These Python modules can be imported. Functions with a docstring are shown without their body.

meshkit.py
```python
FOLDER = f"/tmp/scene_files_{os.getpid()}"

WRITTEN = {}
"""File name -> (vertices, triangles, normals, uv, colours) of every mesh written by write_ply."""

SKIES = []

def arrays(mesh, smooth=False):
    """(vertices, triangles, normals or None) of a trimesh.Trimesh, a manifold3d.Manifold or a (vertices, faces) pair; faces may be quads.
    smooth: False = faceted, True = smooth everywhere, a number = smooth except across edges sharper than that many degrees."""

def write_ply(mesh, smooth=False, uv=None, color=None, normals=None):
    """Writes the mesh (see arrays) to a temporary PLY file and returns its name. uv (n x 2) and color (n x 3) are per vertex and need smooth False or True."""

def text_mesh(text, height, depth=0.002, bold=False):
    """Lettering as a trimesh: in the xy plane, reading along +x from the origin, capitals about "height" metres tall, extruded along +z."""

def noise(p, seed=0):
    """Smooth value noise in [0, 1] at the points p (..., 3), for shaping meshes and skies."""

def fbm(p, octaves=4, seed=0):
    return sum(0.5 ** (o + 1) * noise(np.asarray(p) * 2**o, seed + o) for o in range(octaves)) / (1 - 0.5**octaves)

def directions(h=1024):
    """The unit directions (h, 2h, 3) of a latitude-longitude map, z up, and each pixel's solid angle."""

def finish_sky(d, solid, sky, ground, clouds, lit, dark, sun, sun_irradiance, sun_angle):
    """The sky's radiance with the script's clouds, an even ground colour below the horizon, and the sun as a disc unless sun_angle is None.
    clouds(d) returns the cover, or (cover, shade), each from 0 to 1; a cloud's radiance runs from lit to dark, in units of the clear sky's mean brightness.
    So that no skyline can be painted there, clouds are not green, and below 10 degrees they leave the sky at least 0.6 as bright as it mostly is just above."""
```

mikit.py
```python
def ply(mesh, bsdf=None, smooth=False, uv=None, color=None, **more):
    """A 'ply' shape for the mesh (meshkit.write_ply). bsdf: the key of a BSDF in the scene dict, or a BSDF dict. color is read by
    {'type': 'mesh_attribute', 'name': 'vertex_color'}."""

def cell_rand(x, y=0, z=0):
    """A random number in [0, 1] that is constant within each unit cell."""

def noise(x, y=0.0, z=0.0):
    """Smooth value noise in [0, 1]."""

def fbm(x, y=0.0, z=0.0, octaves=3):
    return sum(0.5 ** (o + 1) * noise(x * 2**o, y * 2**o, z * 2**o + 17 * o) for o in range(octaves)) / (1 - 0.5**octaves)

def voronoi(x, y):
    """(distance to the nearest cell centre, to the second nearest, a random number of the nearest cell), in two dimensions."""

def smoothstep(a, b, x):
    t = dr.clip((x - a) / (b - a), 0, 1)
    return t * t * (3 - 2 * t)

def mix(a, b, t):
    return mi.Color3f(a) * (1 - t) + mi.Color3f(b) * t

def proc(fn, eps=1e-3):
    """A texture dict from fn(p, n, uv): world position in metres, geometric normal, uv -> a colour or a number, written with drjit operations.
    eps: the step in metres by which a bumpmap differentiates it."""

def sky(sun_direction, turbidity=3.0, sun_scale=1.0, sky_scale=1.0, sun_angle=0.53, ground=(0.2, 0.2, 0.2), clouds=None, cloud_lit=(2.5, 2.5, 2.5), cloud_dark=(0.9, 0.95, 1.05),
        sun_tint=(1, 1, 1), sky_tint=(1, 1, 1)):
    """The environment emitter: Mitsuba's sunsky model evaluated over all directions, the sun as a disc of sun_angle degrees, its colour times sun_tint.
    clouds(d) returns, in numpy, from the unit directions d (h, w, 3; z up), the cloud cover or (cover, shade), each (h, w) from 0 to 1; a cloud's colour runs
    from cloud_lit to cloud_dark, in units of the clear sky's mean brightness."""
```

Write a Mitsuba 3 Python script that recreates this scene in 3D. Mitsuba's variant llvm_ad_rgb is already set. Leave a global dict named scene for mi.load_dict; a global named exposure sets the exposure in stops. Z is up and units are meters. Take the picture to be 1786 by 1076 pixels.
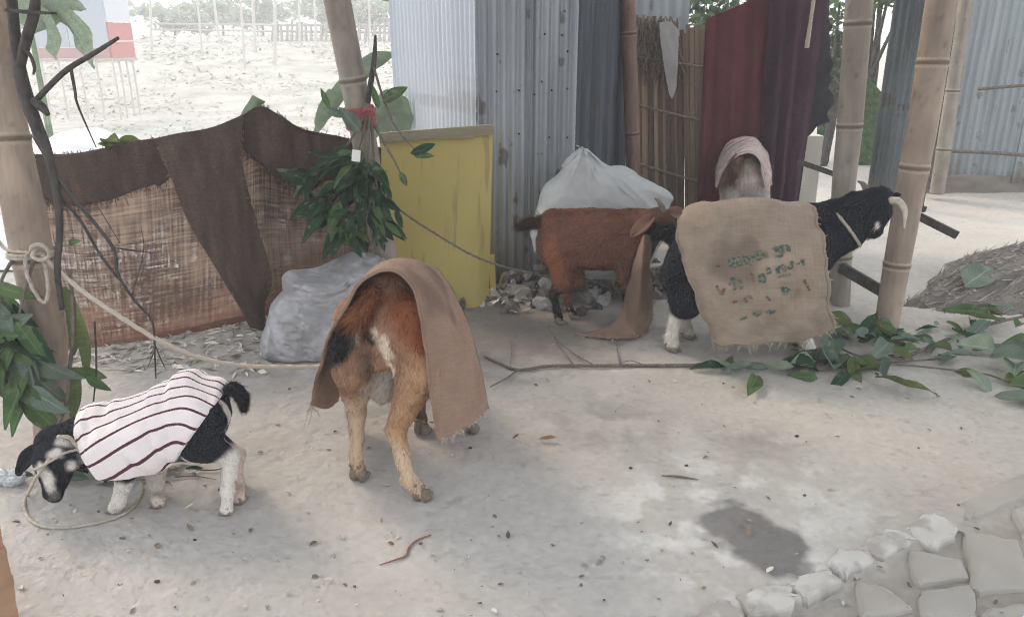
import math, random
import numpy as np, trimesh, drjit as dr, mitsuba as mi, mikit, meshkit
from mikit import proc, noise, fbm, voronoi, smoothstep, mix, cell_rand
from meshkit import fbm as nfbm, noise as nnoise
T = mi.ScalarTransform4f
rng = np.random.default_rng(7)
scene, labels = {}, {}

# ---------------------------------------------------------------- camera, air, light, exposure
CAM = np.array([0.0, 0.0, 1.25]); PITCH = math.radians(19.0); F = 1400.0      # metres, pixels of the 1786-wide photograph
scene['camera'] = {'type': 'perspective', 'fov': math.degrees(2 * math.atan(893 / F)), 'fov_axis': 'x', 'near_clip': 0.02, 'far_clip': 800.0,
    'to_world': T().look_at(origin=CAM.tolist(), target=[0, math.cos(PITCH), CAM[2] - math.sin(PITCH)], up=[0, 0, 1]),
    'medium': {'type': 'ref', 'id': 'haze_air'}}
scene['sky'] = mikit.sky([-0.62, 0.55, 0.75], turbidity=4, sun_scale=0.22, sun_angle=16, clouds=lambda d: 1.0, cloud_lit=(2.3, 2.4, 2.52))
exposure = 2.8
ROOF = (0.9, 3.7)  # front and back edges of the unseen roof, trimmed for the light beneath
scene['haze_air'] = {'type': 'homogeneous', 'albedo': {'type': 'rgb', 'value': [0.95, 0.955, 0.965]}, 'sigma_t': 0.0095}
scene['haze'] = {'type': 'cube', 'to_world': T().translate([0, 60, 0.5]).scale([170, 170, 4.5]), 'bsdf': {'type': 'null'}, 'interior': {'type': 'ref', 'id': 'haze_air'}}
labels['haze'] = {'label': 'thin pale haze in the air over yard and field', 'category': 'haze', 'kind': 'stuff'}

# ---------------------------------------------------------------- helpers
def ray(px, py):
    c, s = math.cos(PITCH), math.sin(PITCH); x, y = (px - 893) / F, (538 - py) / F
    return np.array([x, c + y * s, -s + y * c])
def at(px, py, Y):
    """The point of the place that stands Y metres in front of the photographer and shows at (px, py) of the photograph."""
    d = ray(px, py); return CAM + d * (Y / d[1])
def gr(px, py, z=0.0):
    d = ray(px, py); return CAM + d * ((z - CAM[2]) / d[2])
def A3(L): return np.array([at(*p) for p in L])
def used(k): return k in scene or k in labels or any(x.startswith(k + '__') for x in scene)
def num(k):
    if not used(k): return k
    i = 1
    while used(f'{k}_{i:03d}'): i += 1
    return f'{k}_{i:03d}'
_cnt = {}
def numf(k):                                                # quick numbering
    if k not in _cnt:
        _cnt[k] = 0
        if not used(k): return k
    while True:
        _cnt[k] += 1
        kk = f'{k}_{_cnt[k]:03d}'
        if kk not in scene and kk not in labels: return kk
def tag(k, label, cat=None, group=None, kind=None):
    labels[k] = {'label': label}
    if cat: labels[k]['category'] = cat
    if group: labels[k]['group'] = group
    if kind: labels[k]['kind'] = kind
    return k
def thing(name, label, cat, group=None, kind=None):
    return tag(numf(name), label, cat, group, kind)
def obj(name, mesh, bsdf, parent=None, smooth=False, label=None, kind=None, **kw):
    k = numf((parent + '__' + name) if parent else name)
    scene[k] = mikit.ply(mesh, bsdf, smooth=smooth, **kw)
    if label or kind:
        labels[k] = {}
        if label: labels[k]['label'] = label
        if kind: labels[k]['kind'] = kind
    return k
def put(name, plydict, M, parent=None):
    k = numf((parent + '__' + name) if parent else name)
    scene[k] = {**plydict, 'to_world': T(np.asarray(M).tolist())}
    return k
def unit(v): v = np.asarray(v, float); return v / (np.linalg.norm(v) + 1e-12)
def catmull(P, n):
    P = np.asarray(P, float); m = len(P)
    if m == 2: return P[0] + (P[1] - P[0]) * np.linspace(0, 1, n)[:, None]
    Q = np.vstack([2 * P[0] - P[1], P, 2 * P[-1] - P[-2]])
    t = np.linspace(0, m - 1, n); i = np.minimum(t.astype(int), m - 2); u = (t - i)[:, None]
    a, b, c, d = Q[i], Q[i + 1], Q[i + 2], Q[i + 3]
    return 0.5 * (2 * b + (c - a) * u + (2 * a - 5 * b + 4 * c - d) * u ** 2 + (3 * b - a - 3 * c + d) * u ** 3)
def tube(P, R, sides=8, n=None, rope=0.0, caps=True, uv=False):
    P = np.asarray(P, float)
    R = np.broadcast_to(np.asarray(R, float), (len(P),)) if np.ndim(R) == 0 else np.asarray(R, float)
    if n:
        R = np.interp(np.linspace(0, len(P) - 1, n), np.arange(len(P)), R); P = catmull(P, n)
    tg = np.gradient(P, axis=0); tg /= np.linalg.norm(tg, axis=1, keepdims=True) + 1e-12
    up = np.array([0, 0, 1.0]) if abs(tg[0][2]) < 0.9 else np.array([1.0, 0, 0])
    x = unit(np.cross(tg[0], up)); X = []
    for t in tg:
        x = unit(x - t * (x @ t)); X.append(x)
    X = np.array(X); Yv = np.cross(tg, X)
    th = np.arange(sides) / sides * 2 * math.pi
    s = np.concatenate([[0], np.cumsum(np.linalg.norm(np.diff(P, axis=0), axis=1))])
    rr = R[:, None] * (1 + rope * np.cos(3 * th[None] - s[:, None] / (R.mean() + 1e-9) * 0.9)) if rope else R[:, None] * np.ones(sides)
    V = P[:, None] + rr[..., None] * (X[:, None] * np.cos(th)[None, :, None] + Yv[:, None] * np.sin(th)[None, :, None])
    m = len(P); V = V.reshape(-1, 3); f = []
    i, j = np.meshgrid(np.arange(m - 1), np.arange(sides), indexing='ij'); j2 = (j + 1) % sides
    a, b, c, d = i * sides + j, i * sides + j2, (i + 1) * sides + j2, (i + 1) * sides + j
    f = np.concatenate([np.stack([a, b, c], -1).reshape(-1, 3), np.stack([a, c, d], -1).reshape(-1, 3)])
    if caps:
        V = np.vstack([V, P[:1], P[-1:]]); k = np.arange(sides); k2 = (k + 1) % sides
        f = np.vstack([f, np.stack([k2, k, np.full(sides, m * sides)], 1), np.stack([(m - 1) * sides + k, (m - 1) * sides + k2, np.full(sides, m * sides + 1)], 1)])
    return trimesh.Trimesh(V, f, process=False)
def cat(L): return trimesh.util.concatenate(L)
def box(c, e, R=None, bevel=0.0):
    m = trimesh.creation.box(e)
    if R is not None: m.apply_transform(R)
    m.apply_translation(c); return m
def frame(o, zdir, xhint=(0, 0, 1.0), s=1.0):
    """4x4 with local +x along zdir (length direction), z near xhint."""
    x = unit(zdir); z = np.asarray(xhint, float); z = z - x * (z @ x)
    if np.linalg.norm(z) < 1e-6: z = np.array([0.3, 0.9, 0.1]) - x * (np.array([0.3, 0.9, 0.1]) @ x)
    z = unit(z); y = np.cross(z, x)
    M = np.eye(4); M[:3, 0], M[:3, 1], M[:3, 2], M[:3, 3] = x * s, y * s, z * s, o
    return M
def bar(a, b, w, h, hint=(0, 0, 1.0)):
    a, b = np.asarray(a, float), np.asarray(b, float)
    m = trimesh.creation.box([np.linalg.norm(b - a), w, h]); m.apply_transform(frame((a + b) / 2, b - a, hint)); return m
def loft(curves, nu, nv, smoothv=True):
    """Grid (nv, nu, 3) through the curves (each a list of points)."""
    C = np.array([catmull(c, nu) for c in curves])
    if len(C) == 2 or not smoothv:
        t = np.linspace(0, len(C) - 1, nv); i = np.minimum(t.astype(int), len(C) - 2); u = (t - i)[:, None, None]
        return C[i] * (1 - u) + C[i + 1] * u
    return np.stack([catmull(C[:, k], nv) for k in range(nu)], 1)
def gridnormals(G):
    n = np.cross(np.gradient(G, axis=1), np.gradient(G, axis=0)); return n / (np.linalg.norm(n, axis=-1, keepdims=True) + 1e-12)
def wrinkle(G, amp, freq, seed=0, stretch=(1, 1, 1)):
    n = gridnormals(G); w = nfbm(G * freq * np.array(stretch) + 31.7 * (seed + 1), 3, seed) - 0.5
    return G + n * (w * 2 * amp)[..., None]
def solid(G, t):
    """Closed sheet of thickness t from a grid of points."""
    nv, nu = G.shape[:2]; n = gridnormals(G)
    a, b = G + n * t / 2, G - n * t / 2
    V = np.vstack([a.reshape(-1, 3), b.reshape(-1, 3)]); N = nu * nv
    i, j = np.meshgrid(np.arange(nv - 1), np.arange(nu - 1), indexing='ij'); q = (i * nu + j).ravel()
    f = [np.stack([q, q + 1, q + nu + 1], 1), np.stack([q, q + nu + 1, q + nu], 1), np.stack([q + N, q + N + nu + 1, q + N + 1], 1), np.stack([q + N, q + N + nu, q + N + nu + 1], 1)]
    rim = np.concatenate([np.arange(nu), np.arange(1, nv) * nu + nu - 1, (nv - 1) * nu + np.arange(nu - 2, -1, -1), np.arange(nv - 2, 0, -1) * nu])
    r2 = np.roll(rim, -1)
    f += [np.stack([rim, rim + N, r2 + N], 1), np.stack([rim, r2 + N, r2], 1)]
    m = trimesh.Trimesh(V, np.vstack(f), process=False)
    uu, vv = np.meshgrid(np.linspace(0, 1, nu), np.linspace(0, 1, nv)); uv = np.stack([uu.ravel(), vv.ravel()], 1)
    return m, np.vstack([uv, uv])
def ss(a, b, x):
    t = np.clip((x - a) / (b - a), 0, 1); return t * t * (3 - 2 * t)

# ---------------------------------------------------------------- signed distance bodies -> one continuous skin
def surfnet(D, o, h):
    ins = D < 0
    c = [(0,0,0),(1,0,0),(0,1,0),(1,1,0),(0,0,1),(1,0,1),(0,1,1),(1,1,1)]
    sl = lambda A, q: A[q[0]:A.shape[0] - 1 + q[0], q[1]:A.shape[1] - 1 + q[1], q[2]:A.shape[2] - 1 + q[2]]
    cnt = sum(sl(ins, q).astype(np.int8) for q in c); mask = (cnt > 0) & (cnt < 8)
    idx = np.argwhere(mask); vid = np.full(mask.shape, -1); vid[mask] = np.arange(len(idx))
    vals = np.stack([sl(D, q)[mask] for q in c], 1); pos, k = np.zeros((len(idx), 3)), np.zeros(len(idx)); C = np.array(c, float)
    for a in range(8):
        for b in range(a + 1, 8):
            if np.abs(C[a] - C[b]).sum() != 1: continue
            va, vb = vals[:, a], vals[:, b]; m = (va < 0) != (vb < 0)
            t = va[m] / (va[m] - vb[m]); pos[m] += C[a] + (C[b] - C[a]) * t[:, None]; k[m] += 1
    V = o + (idx + pos / k[:, None]) * h; F_ = []
    for ax in range(3):
        sh = [slice(None)] * 3; s2 = [slice(None)] * 3; sh[ax] = slice(0, -1); s2[ax] = slice(1, None)
        e = np.argwhere(ins[tuple(sh)] != ins[tuple(s2)]); u, w = (ax + 1) % 3, (ax + 2) % 3
        e = e[(e[:, u] > 0) & (e[:, w] > 0) & (e[:, u] < D.shape[u] - 1) & (e[:, w] < D.shape[w] - 1)]
        q = []
        for du, dw in ((0, 0), (-1, 0), (-1, -1), (0, -1)):
            g = e.copy(); g[:, u] += du; g[:, w] += dw; q.append(vid[g[:, 0], g[:, 1], g[:, 2]])
        q = np.stack(q, 1); q[~ins[e[:, 0], e[:, 1], e[:, 2]]] = q[~ins[e[:, 0], e[:, 1], e[:, 2]]][:, ::-1]
        F_.append(q)
    Q = np.vstack(F_); Q = Q[(Q >= 0).all(1)]
    return trimesh.Trimesh(V, np.vstack([Q[:, [0, 1, 2]], Q[:, [0, 2, 3]]]), process=False)
def sdf(prims, h, k, grow=0.0, pad=0.03, clip=None, disp=None):
    """prims: (a, b, ra, rb) round cones, points in metres; optional 5th: blend k."""
    pts = np.array([p for q in prims for p in (q[0] - q[2], q[0] + q[2], q[1] - q[3], q[1] + q[3])])
    lo, hi = pts.min(0) - pad - grow, pts.max(0) + pad + grow
    ax = [np.arange(lo[i], hi[i] + h, h) for i in range(3)]
    D = np.full([len(a) for a in ax], 0.2, np.float32)
    for q in prims:
        a, b, ra, rb = q[:4]; kk = q[4] if len(q) > 4 else k; m = kk + 0.02 + grow
        l = np.minimum(a - ra, b - rb) - m; u = np.maximum(a + ra, b + rb) + m
        s = [slice(max(0, np.searchsorted(ax[i], l[i])), np.searchsorted(ax[i], u[i]) + 1) for i in range(3)]
        X, Y, Z = np.meshgrid(*[ax[i][s[i]] for i in range(3)], indexing='ij'); p = np.stack([X, Y, Z], -1) - a
        ba = b - a; t = np.clip((p @ ba) / (ba @ ba + 1e-12), 0, 1)
        d = np.linalg.norm(p - t[..., None] * ba, axis=-1) - (ra + (rb - ra) * t) - grow
        o = D[tuple(s)]; hh = np.clip(0.5 + 0.5 * (o - d) / kk, 0, 1)
        D[tuple(s)] = o * (1 - hh) + d * hh - kk * hh * (1 - hh)
    if clip is not None or disp is not None:
        G = np.stack(np.meshgrid(*ax, indexing='ij'), -1)
        if disp is not None:
            near = np.abs(D) < 0.08; D[near] += disp(G[near])
        if clip is not None: D = np.maximum(D, clip(G))
    return surfnet(D, lo, h)
def soften(m, n):
    V0 = m.vertices.copy(); trimesh.smoothing.filter_taubin(m, iterations=n); d = m.vertices - V0; l = np.linalg.norm(d, axis=1, keepdims=True)
    m.vertices = np.where((l > .012) | ~np.isfinite(l), V0, V0 + d)
def fur(m, colour, n, L, w, flow, seed, lift=0.25, where=None):
    """Short hairs as thin triangles, lying along flow(p) (directions), coloured like the coat with a little variation."""
    r = np.random.default_rng(seed); tri = m.triangles; ar = np.linalg.norm(np.cross(tri[:, 1] - tri[:, 0], tri[:, 2] - tri[:, 0]), axis=1)
    f = r.choice(len(tri), n, p=ar / ar.sum()); a, b = r.random(n), r.random(n); fl = a + b > 1; a[fl], b[fl] = 1 - a[fl], 1 - b[fl]
    p = tri[f, 0] + a[:, None] * (tri[f, 1] - tri[f, 0]) + b[:, None] * (tri[f, 2] - tri[f, 0])
    vn = m.vertex_normals[m.faces[f]]; nn = vn[:, 0] * (1 - a - b)[:, None] + vn[:, 1] * a[:, None] + vn[:, 2] * b[:, None]; nn /= np.linalg.norm(nn, axis=1, keepdims=True) + 1e-9
    if where is not None:
        ok = where(p); p, nn, n = p[ok], nn[ok], int(ok.sum())
    d = flow(p) + r.normal(0, 0.28, (n, 3)); d -= nn * (d * nn).sum(1, keepdims=True); d /= np.linalg.norm(d, axis=1, keepdims=True) + 1e-9
    d = d + nn * (lift * (0.5 + r.random(n)))[:, None]; d /= np.linalg.norm(d, axis=1, keepdims=True)
    s = np.cross(nn, d); s /= np.linalg.norm(s, axis=1, keepdims=True) + 1e-9
    l = L * (0.6 + 0.8 * r.random(n))[:, None]; p = p - nn * 0.001
    V = np.stack([p - s * w / 2, p + s * w / 2, p + d * l], 1).reshape(-1, 3)
    c = np.clip(colour(p) * (0.60 + 0.95 * r.random((n, 1)) ** 1.6), 0, 1)
    return trimesh.Trimesh(V, np.arange(3 * n).reshape(-1, 3), process=False), np.repeat(c, 3, 0)
def patches(base, L, seed=0, jit=0.018):
    base = np.array(base, float)
    def fn(p):
        p = np.asarray(p, float); c = np.tile(base, (len(p), 1)); q = p + (np.stack([nfbm(p * 38 + s, 3, seed) for s in (0, 50, 90)], -1) - 0.5) * 2 * jit
        c = c * (0.66 + 0.68 * nfbm(p * np.array([16, 16, 26]), 4, seed + 3))[:, None]
        for (a, b, r, col, soft) in L:
            ba = b - a; t = np.clip(((q - a) @ ba) / (ba @ ba + 1e-9), 0, 1); d = np.linalg.norm(q - a - t[:, None] * ba, axis=1)
            w = 1 - ss(r * (1 - soft), r * (1 + soft), d); c = c * (1 - w[:, None]) + np.array(col) * w[:, None]
        return c
    return fn
# ---------------------------------------------------------------- materials
def pr(color, rough=0.85, spec=0.25, **k):
    return {'type': 'principled', 'base_color': color if isinstance(color, dict) else {'type': 'rgb', 'value': list(color)}, 'roughness': rough, 'specular': spec, **k}
def two(b): return {'type': 'twosided', 'b': b}
def bump(b, fn, scale, eps=1e-3): return {'type': 'bumpmap', 'arbitrary': proc(fn, eps), 'scale': scale, 'b': b}
VC = {'type': 'mesh_attribute', 'name': 'vertex_color'}
scene['coat'] = two(pr(VC, 0.85, 0.12))
scene['hoof_horn'] = two(pr(proc(lambda p, n, uv: mix([.10, .085, .07], [.23, .19, .15], fbm(p.x * 60, p.y * 60, p.z * 140))), 0.6, 0.3))
scene['pale_horn'] = pr(proc(lambda p, n, uv: mix([.36, .30, .24], [.6, .55, .48], fbm(p.x * 50, p.y * 50, p.z * 90))), 0.5, 0.4)
scene['eye_black'] = pr([.012, .010, .010], 0.12, 0.6)
scene['painted'] = two(pr(VC, 0.8, 0.25))
scene['stem_bark'] = pr(proc(lambda p, n, uv: mix([.075, .062, .052], [.22, .19, .165], fbm(p.x * 70, p.y * 70, p.z * 40))), 0.9, 0.15)
scene['dark_bark'] = pr(proc(lambda p, n, uv: mix([.035, .033, .032], [.11, .10, .095], fbm(p.x * 60, p.y * 60, p.z * 30))), 0.9, 0.15)
def leafb(a, b, tr, f=24.0):
    hi_ = [min(1, x * 1.5 + .03) for x in b]
    def fn(p, n, uv):
        w = dr.abs(uv.y - .5); vein = smoothstep(.045, .012, w) + .35 * smoothstep(.30, .48, dr.abs((uv.x * 9 - w * 7) - dr.floor(uv.x * 9 - w * 7) - .5)) * smoothstep(.5, .3, w)
        c = mix(mix(a, b, noise(p.x * f, p.y * f, p.z * f)), hi_, dr.clip(vein, 0, 1) * .55)
        return mix(c, [.30, .27, .22], smoothstep(.58, .85, fbm(p.x * 40, p.y * 40, p.z * 40)) * .45)
    return {'type': 'principledthin', 'base_color': proc(fn), 'roughness': 0.34, 'diff_trans': tr, 'eta': 1.4}
scene['leaf_dark'] = leafb([.018, .044, .030], [.040, .082, .046], 0.4)
scene['leaf_mid'] = leafb([.060, .115, .055], [.125, .195, .085], 0.6)
scene['leaf_olive'] = leafb([.085, .12, .055], [.17, .21, .085], 0.6)
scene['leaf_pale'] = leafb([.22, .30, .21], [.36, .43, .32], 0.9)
scene['leaf_grey'] = leafb([.095, .135, .110], [.17, .215, .175], 0.3)
scene['leaf_dry'] = leafb([.16, .10, .065], [.34, .25, .17], 0.4)
scene['rope_fibre'] = two(pr(proc(lambda p, n, uv: mix([.26, .225, .185], [.50, .45, .385], fbm(p.x * 120, p.y * 120, p.z * 120))), 0.95, 0.1))
scene['dark_rope'] = two(pr(proc(lambda p, n, uv: mix([.07, .062, .055], [.22, .19, .165], fbm(p.x * 120, p.y * 120, p.z * 120))), 0.95, 0.1))

g0, g1 = gr(1180, 1092)[:2], gr(1800, 846)[:2]; kd = (g1 - g0) / np.linalg.norm(g1 - g0); kn = np.array([kd[1], -kd[0]])
def height(x, y):
    x, y = np.asarray(x, float), np.asarray(y, float); q = np.stack([x, y, 0 * x], -1)
    z = 0.026 * (nfbm(q * 2.1, 3, 4) - 0.5) + 0.010 * (nfbm(q * 9, 3, 5) - 0.5) + 0.0045 * (nfbm(q * 34, 2, 6) - 0.5)
    s = (x - g0[0]) * kn[0] + (y - g0[1]) * kn[1]
    z = z - 0.024 * ss(-0.02, 0.07, s + 0.03 * (nfbm(q * 7, 2, 9) - 0.5))
    yy = np.maximum(y, 1.0); L = 1 - ss(-0.10, 0.03, x / yy)
    far = ss(5.0, 16, y); rise = ss(22, 46, y)
    return z + L * (-1.15 * far + 2.15 * rise) + far * 0.10 * (nfbm(q * 0.55, 3, 8) - 0.5) - 1.4 * ss(60, 130, np.hypot(x, y))
def ga(px, py):
    d = ray(px, py); t = np.linspace(1.2, 140, 6000); p = CAM + d * t[:, None]; below = p[:, 2] < height(p[:, 0], p[:, 1])
    i = int(np.argmax(below)) if below.any() else -1
    q = p[i].copy(); q[2] = float(height(q[0], q[1])); return q
def on(p, dz=0.0): p = np.array(p, float); p[..., 2] = height(p[..., 0], p[..., 1]) + dz; return p

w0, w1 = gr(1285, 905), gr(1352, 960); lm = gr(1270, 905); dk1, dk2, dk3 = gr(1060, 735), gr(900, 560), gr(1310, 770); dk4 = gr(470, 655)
def seg(p, a, b):
    ax, ay, bx, by = float(a[0]), float(a[1]), float(b[0] - a[0]), float(b[1] - a[1]); L2 = bx * bx + by * by
    t = dr.clip(((p.x - ax) * bx + (p.y - ay) * by) / L2, 0, 1); return dr.sqrt(dr.square(p.x - ax - bx * t) + dr.square(p.y - ay - by * t))
def dist(p, a): return dr.sqrt(dr.square(p.x - float(a[0])) + dr.square(p.y - float(a[1])))
def soil(p, n, uv):
    lo, mi_, hi = fbm(p.x * 1.7, p.y * 1.7, 3.0), fbm(p.x * 9, p.y * 9, 1.0, 4), fbm(p.x * 60, p.y * 60, 7.0)
    c = mix([.335, .316, .297], [.440, .419, .397], dr.clip(lo * 0.75 + mi_ * 0.4 + 0.02, 0, 1))
    c = mix(c, [.385, .345, .315], smoothstep(0.5, 0.75, fbm(p.x * 2.6 + 9, p.y * 2.6, 2.0)) * 0.55)
    e = (mi_ - 0.5) * 0.5
    lime = 1 - smoothstep(0.10, 0.62, dist(p, lm) + e * 0.8)
    c = mix(c, [.60, .597, .595], lime * (0.15 + 0.85 * smoothstep(0.40, 0.66, fbm(p.x * 13, p.y * 13, 5.0, 5))) * 0.75)
    for a, r, k in ((dk1, .34, .55), (dk3, .26, .6), (dk4, .35, .45)):
        c = mix(c, [.20, .18, .165], (1 - smoothstep(0.2 * r, r, dist(p, a) + e * 0.7)) * k * smoothstep(0.3, 0.62, mi_))
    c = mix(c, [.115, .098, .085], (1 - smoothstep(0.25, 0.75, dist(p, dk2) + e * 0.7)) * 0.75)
    wet = 1 - smoothstep(0.072, 0.118, seg(p, w0, w1) + (fbm(p.x * 14, p.y * 14, 8.0) - 0.5) * 0.11)
    c = mix(c, mix([.165, .155, .15], [.135, .13, .132], mi_), wet * 0.86)
    low = smoothstep(0.0, 0.12, (p.x - float(g0[0])) * float(kn[0]) + (p.y - float(g0[1])) * float(kn[1]))
    c = mix(c, mix([.20, .18, .165], [.33, .305, .28], mi_), low * 0.8)
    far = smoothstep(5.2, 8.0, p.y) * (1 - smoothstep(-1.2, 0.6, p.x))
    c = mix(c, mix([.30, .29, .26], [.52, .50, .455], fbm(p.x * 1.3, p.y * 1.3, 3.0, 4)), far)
    c = mix(c, c * mi.Color3f(1.0, 1.0, .97), smoothstep(0.2, 1.1, p.x + (lo - .5)))
    fl = smoothstep(.68, .78, fbm(p.x * 26, p.y * 38, 11.0, 4)); c = c * (1 - .12 * fl)
    return c * (0.90 + 0.20 * hi)
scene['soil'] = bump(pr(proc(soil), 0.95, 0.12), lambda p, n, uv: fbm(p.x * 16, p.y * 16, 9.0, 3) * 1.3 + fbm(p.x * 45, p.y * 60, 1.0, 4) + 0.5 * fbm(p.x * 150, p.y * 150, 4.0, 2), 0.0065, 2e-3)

# ---------------------------------------------------------------- setting: ground
def axis(lo, hi, step, a, b, n):
    m = np.arange(lo, hi, step); e = 1.0 / n
    left = lo - np.geomspace(step, lo - a, n)[::-1]; right = hi + np.geomspace(step, b - hi, n)
    return np.concatenate([left, m, right])
gx, gy = axis(-2.4, 2.7, 0.02, -160, 160, 70), axis(1.25, 4.3, 0.02, -60, 170, 80)
GX, GY = np.meshgrid(gx, gy); GV = np.stack([GX, GY, height(GX, GY)], -1).reshape(-1, 3)
ii, jj = np.meshgrid(np.arange(len(gy) - 1), np.arange(len(gx) - 1), indexing='ij'); q = (ii * len(gx) + jj).ravel()
gm = trimesh.Trimesh(GV, np.vstack([np.stack([q, q + 1, q + len(gx) + 1], 1), np.stack([q, q + len(gx) + 1, q + len(gx)], 1)]), process=False)
scene['ground'] = mikit.ply(gm, 'soil', smooth=True); tag('ground', 'pale packed earth yard falling to a dry field behind', kind='structure')

# ---------------------------------------------------------------- leaves, branches, bamboo
def leaf_mesh(wf, bend, fold, n=7):
    x = np.linspace(0, 1, n); w = np.sin(math.pi * np.clip(x, 0, 1) ** 0.8) ** 0.85 * wf + 0.004; w[-1] = 0.003
    V = []
    for k in range(n):
        z = -bend * x[k] ** 2
        for s in (-1, -0.5, 0, 0.5, 1): V.append([x[k], s * w[k], z + abs(s) * fold * w[k] + 0.02 * math.sin(9 * x[k] + s * 2)])
    f = []
    for k in range(n - 1):
        for j in range(4): a = k * 5 + j; f += [[a, a + 5, a + 6], [a, a + 6, a + 1]]
    return trimesh.Trimesh(np.array(V), np.array(f), process=False)
def leaf_uv(n=7): return np.array([[x, (s + 1) / 2] for x in np.linspace(0, 1, n) for s in (-1, -.5, 0, .5, 1)])
LEAF = {b: [mikit.ply(leaf_mesh(w, bd, fo, 9), b, smooth=True, uv=leaf_uv(9)) for w, bd, fo in ((.17, .15, .45), (.22, .40, .3), (.14, .05, .6), (.19, .65, .25), (.24, .2, .9), (.16, -.25, .4))] for b in ('leaf_dark', 'leaf_mid', 'leaf_olive', 'leaf_grey', 'leaf_pale', 'leaf_dry')}
def leaf(parent, o, d, up, L, mat, r):
    return put('leaf', LEAF[mat][int(r.integers(6))], frame(o, d, up, L * (.75 + .5 * r.random())), parent)
scene['bamboo_skin'] = two(bump(pr(VC, .55, .35), lambda p, n, uv: fbm(p.x * 160, p.y * 160, p.z * 6, 3) + fbm(p.x * 40, p.y * 40, p.z * 22, 3), .004, 2e-3))
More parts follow.
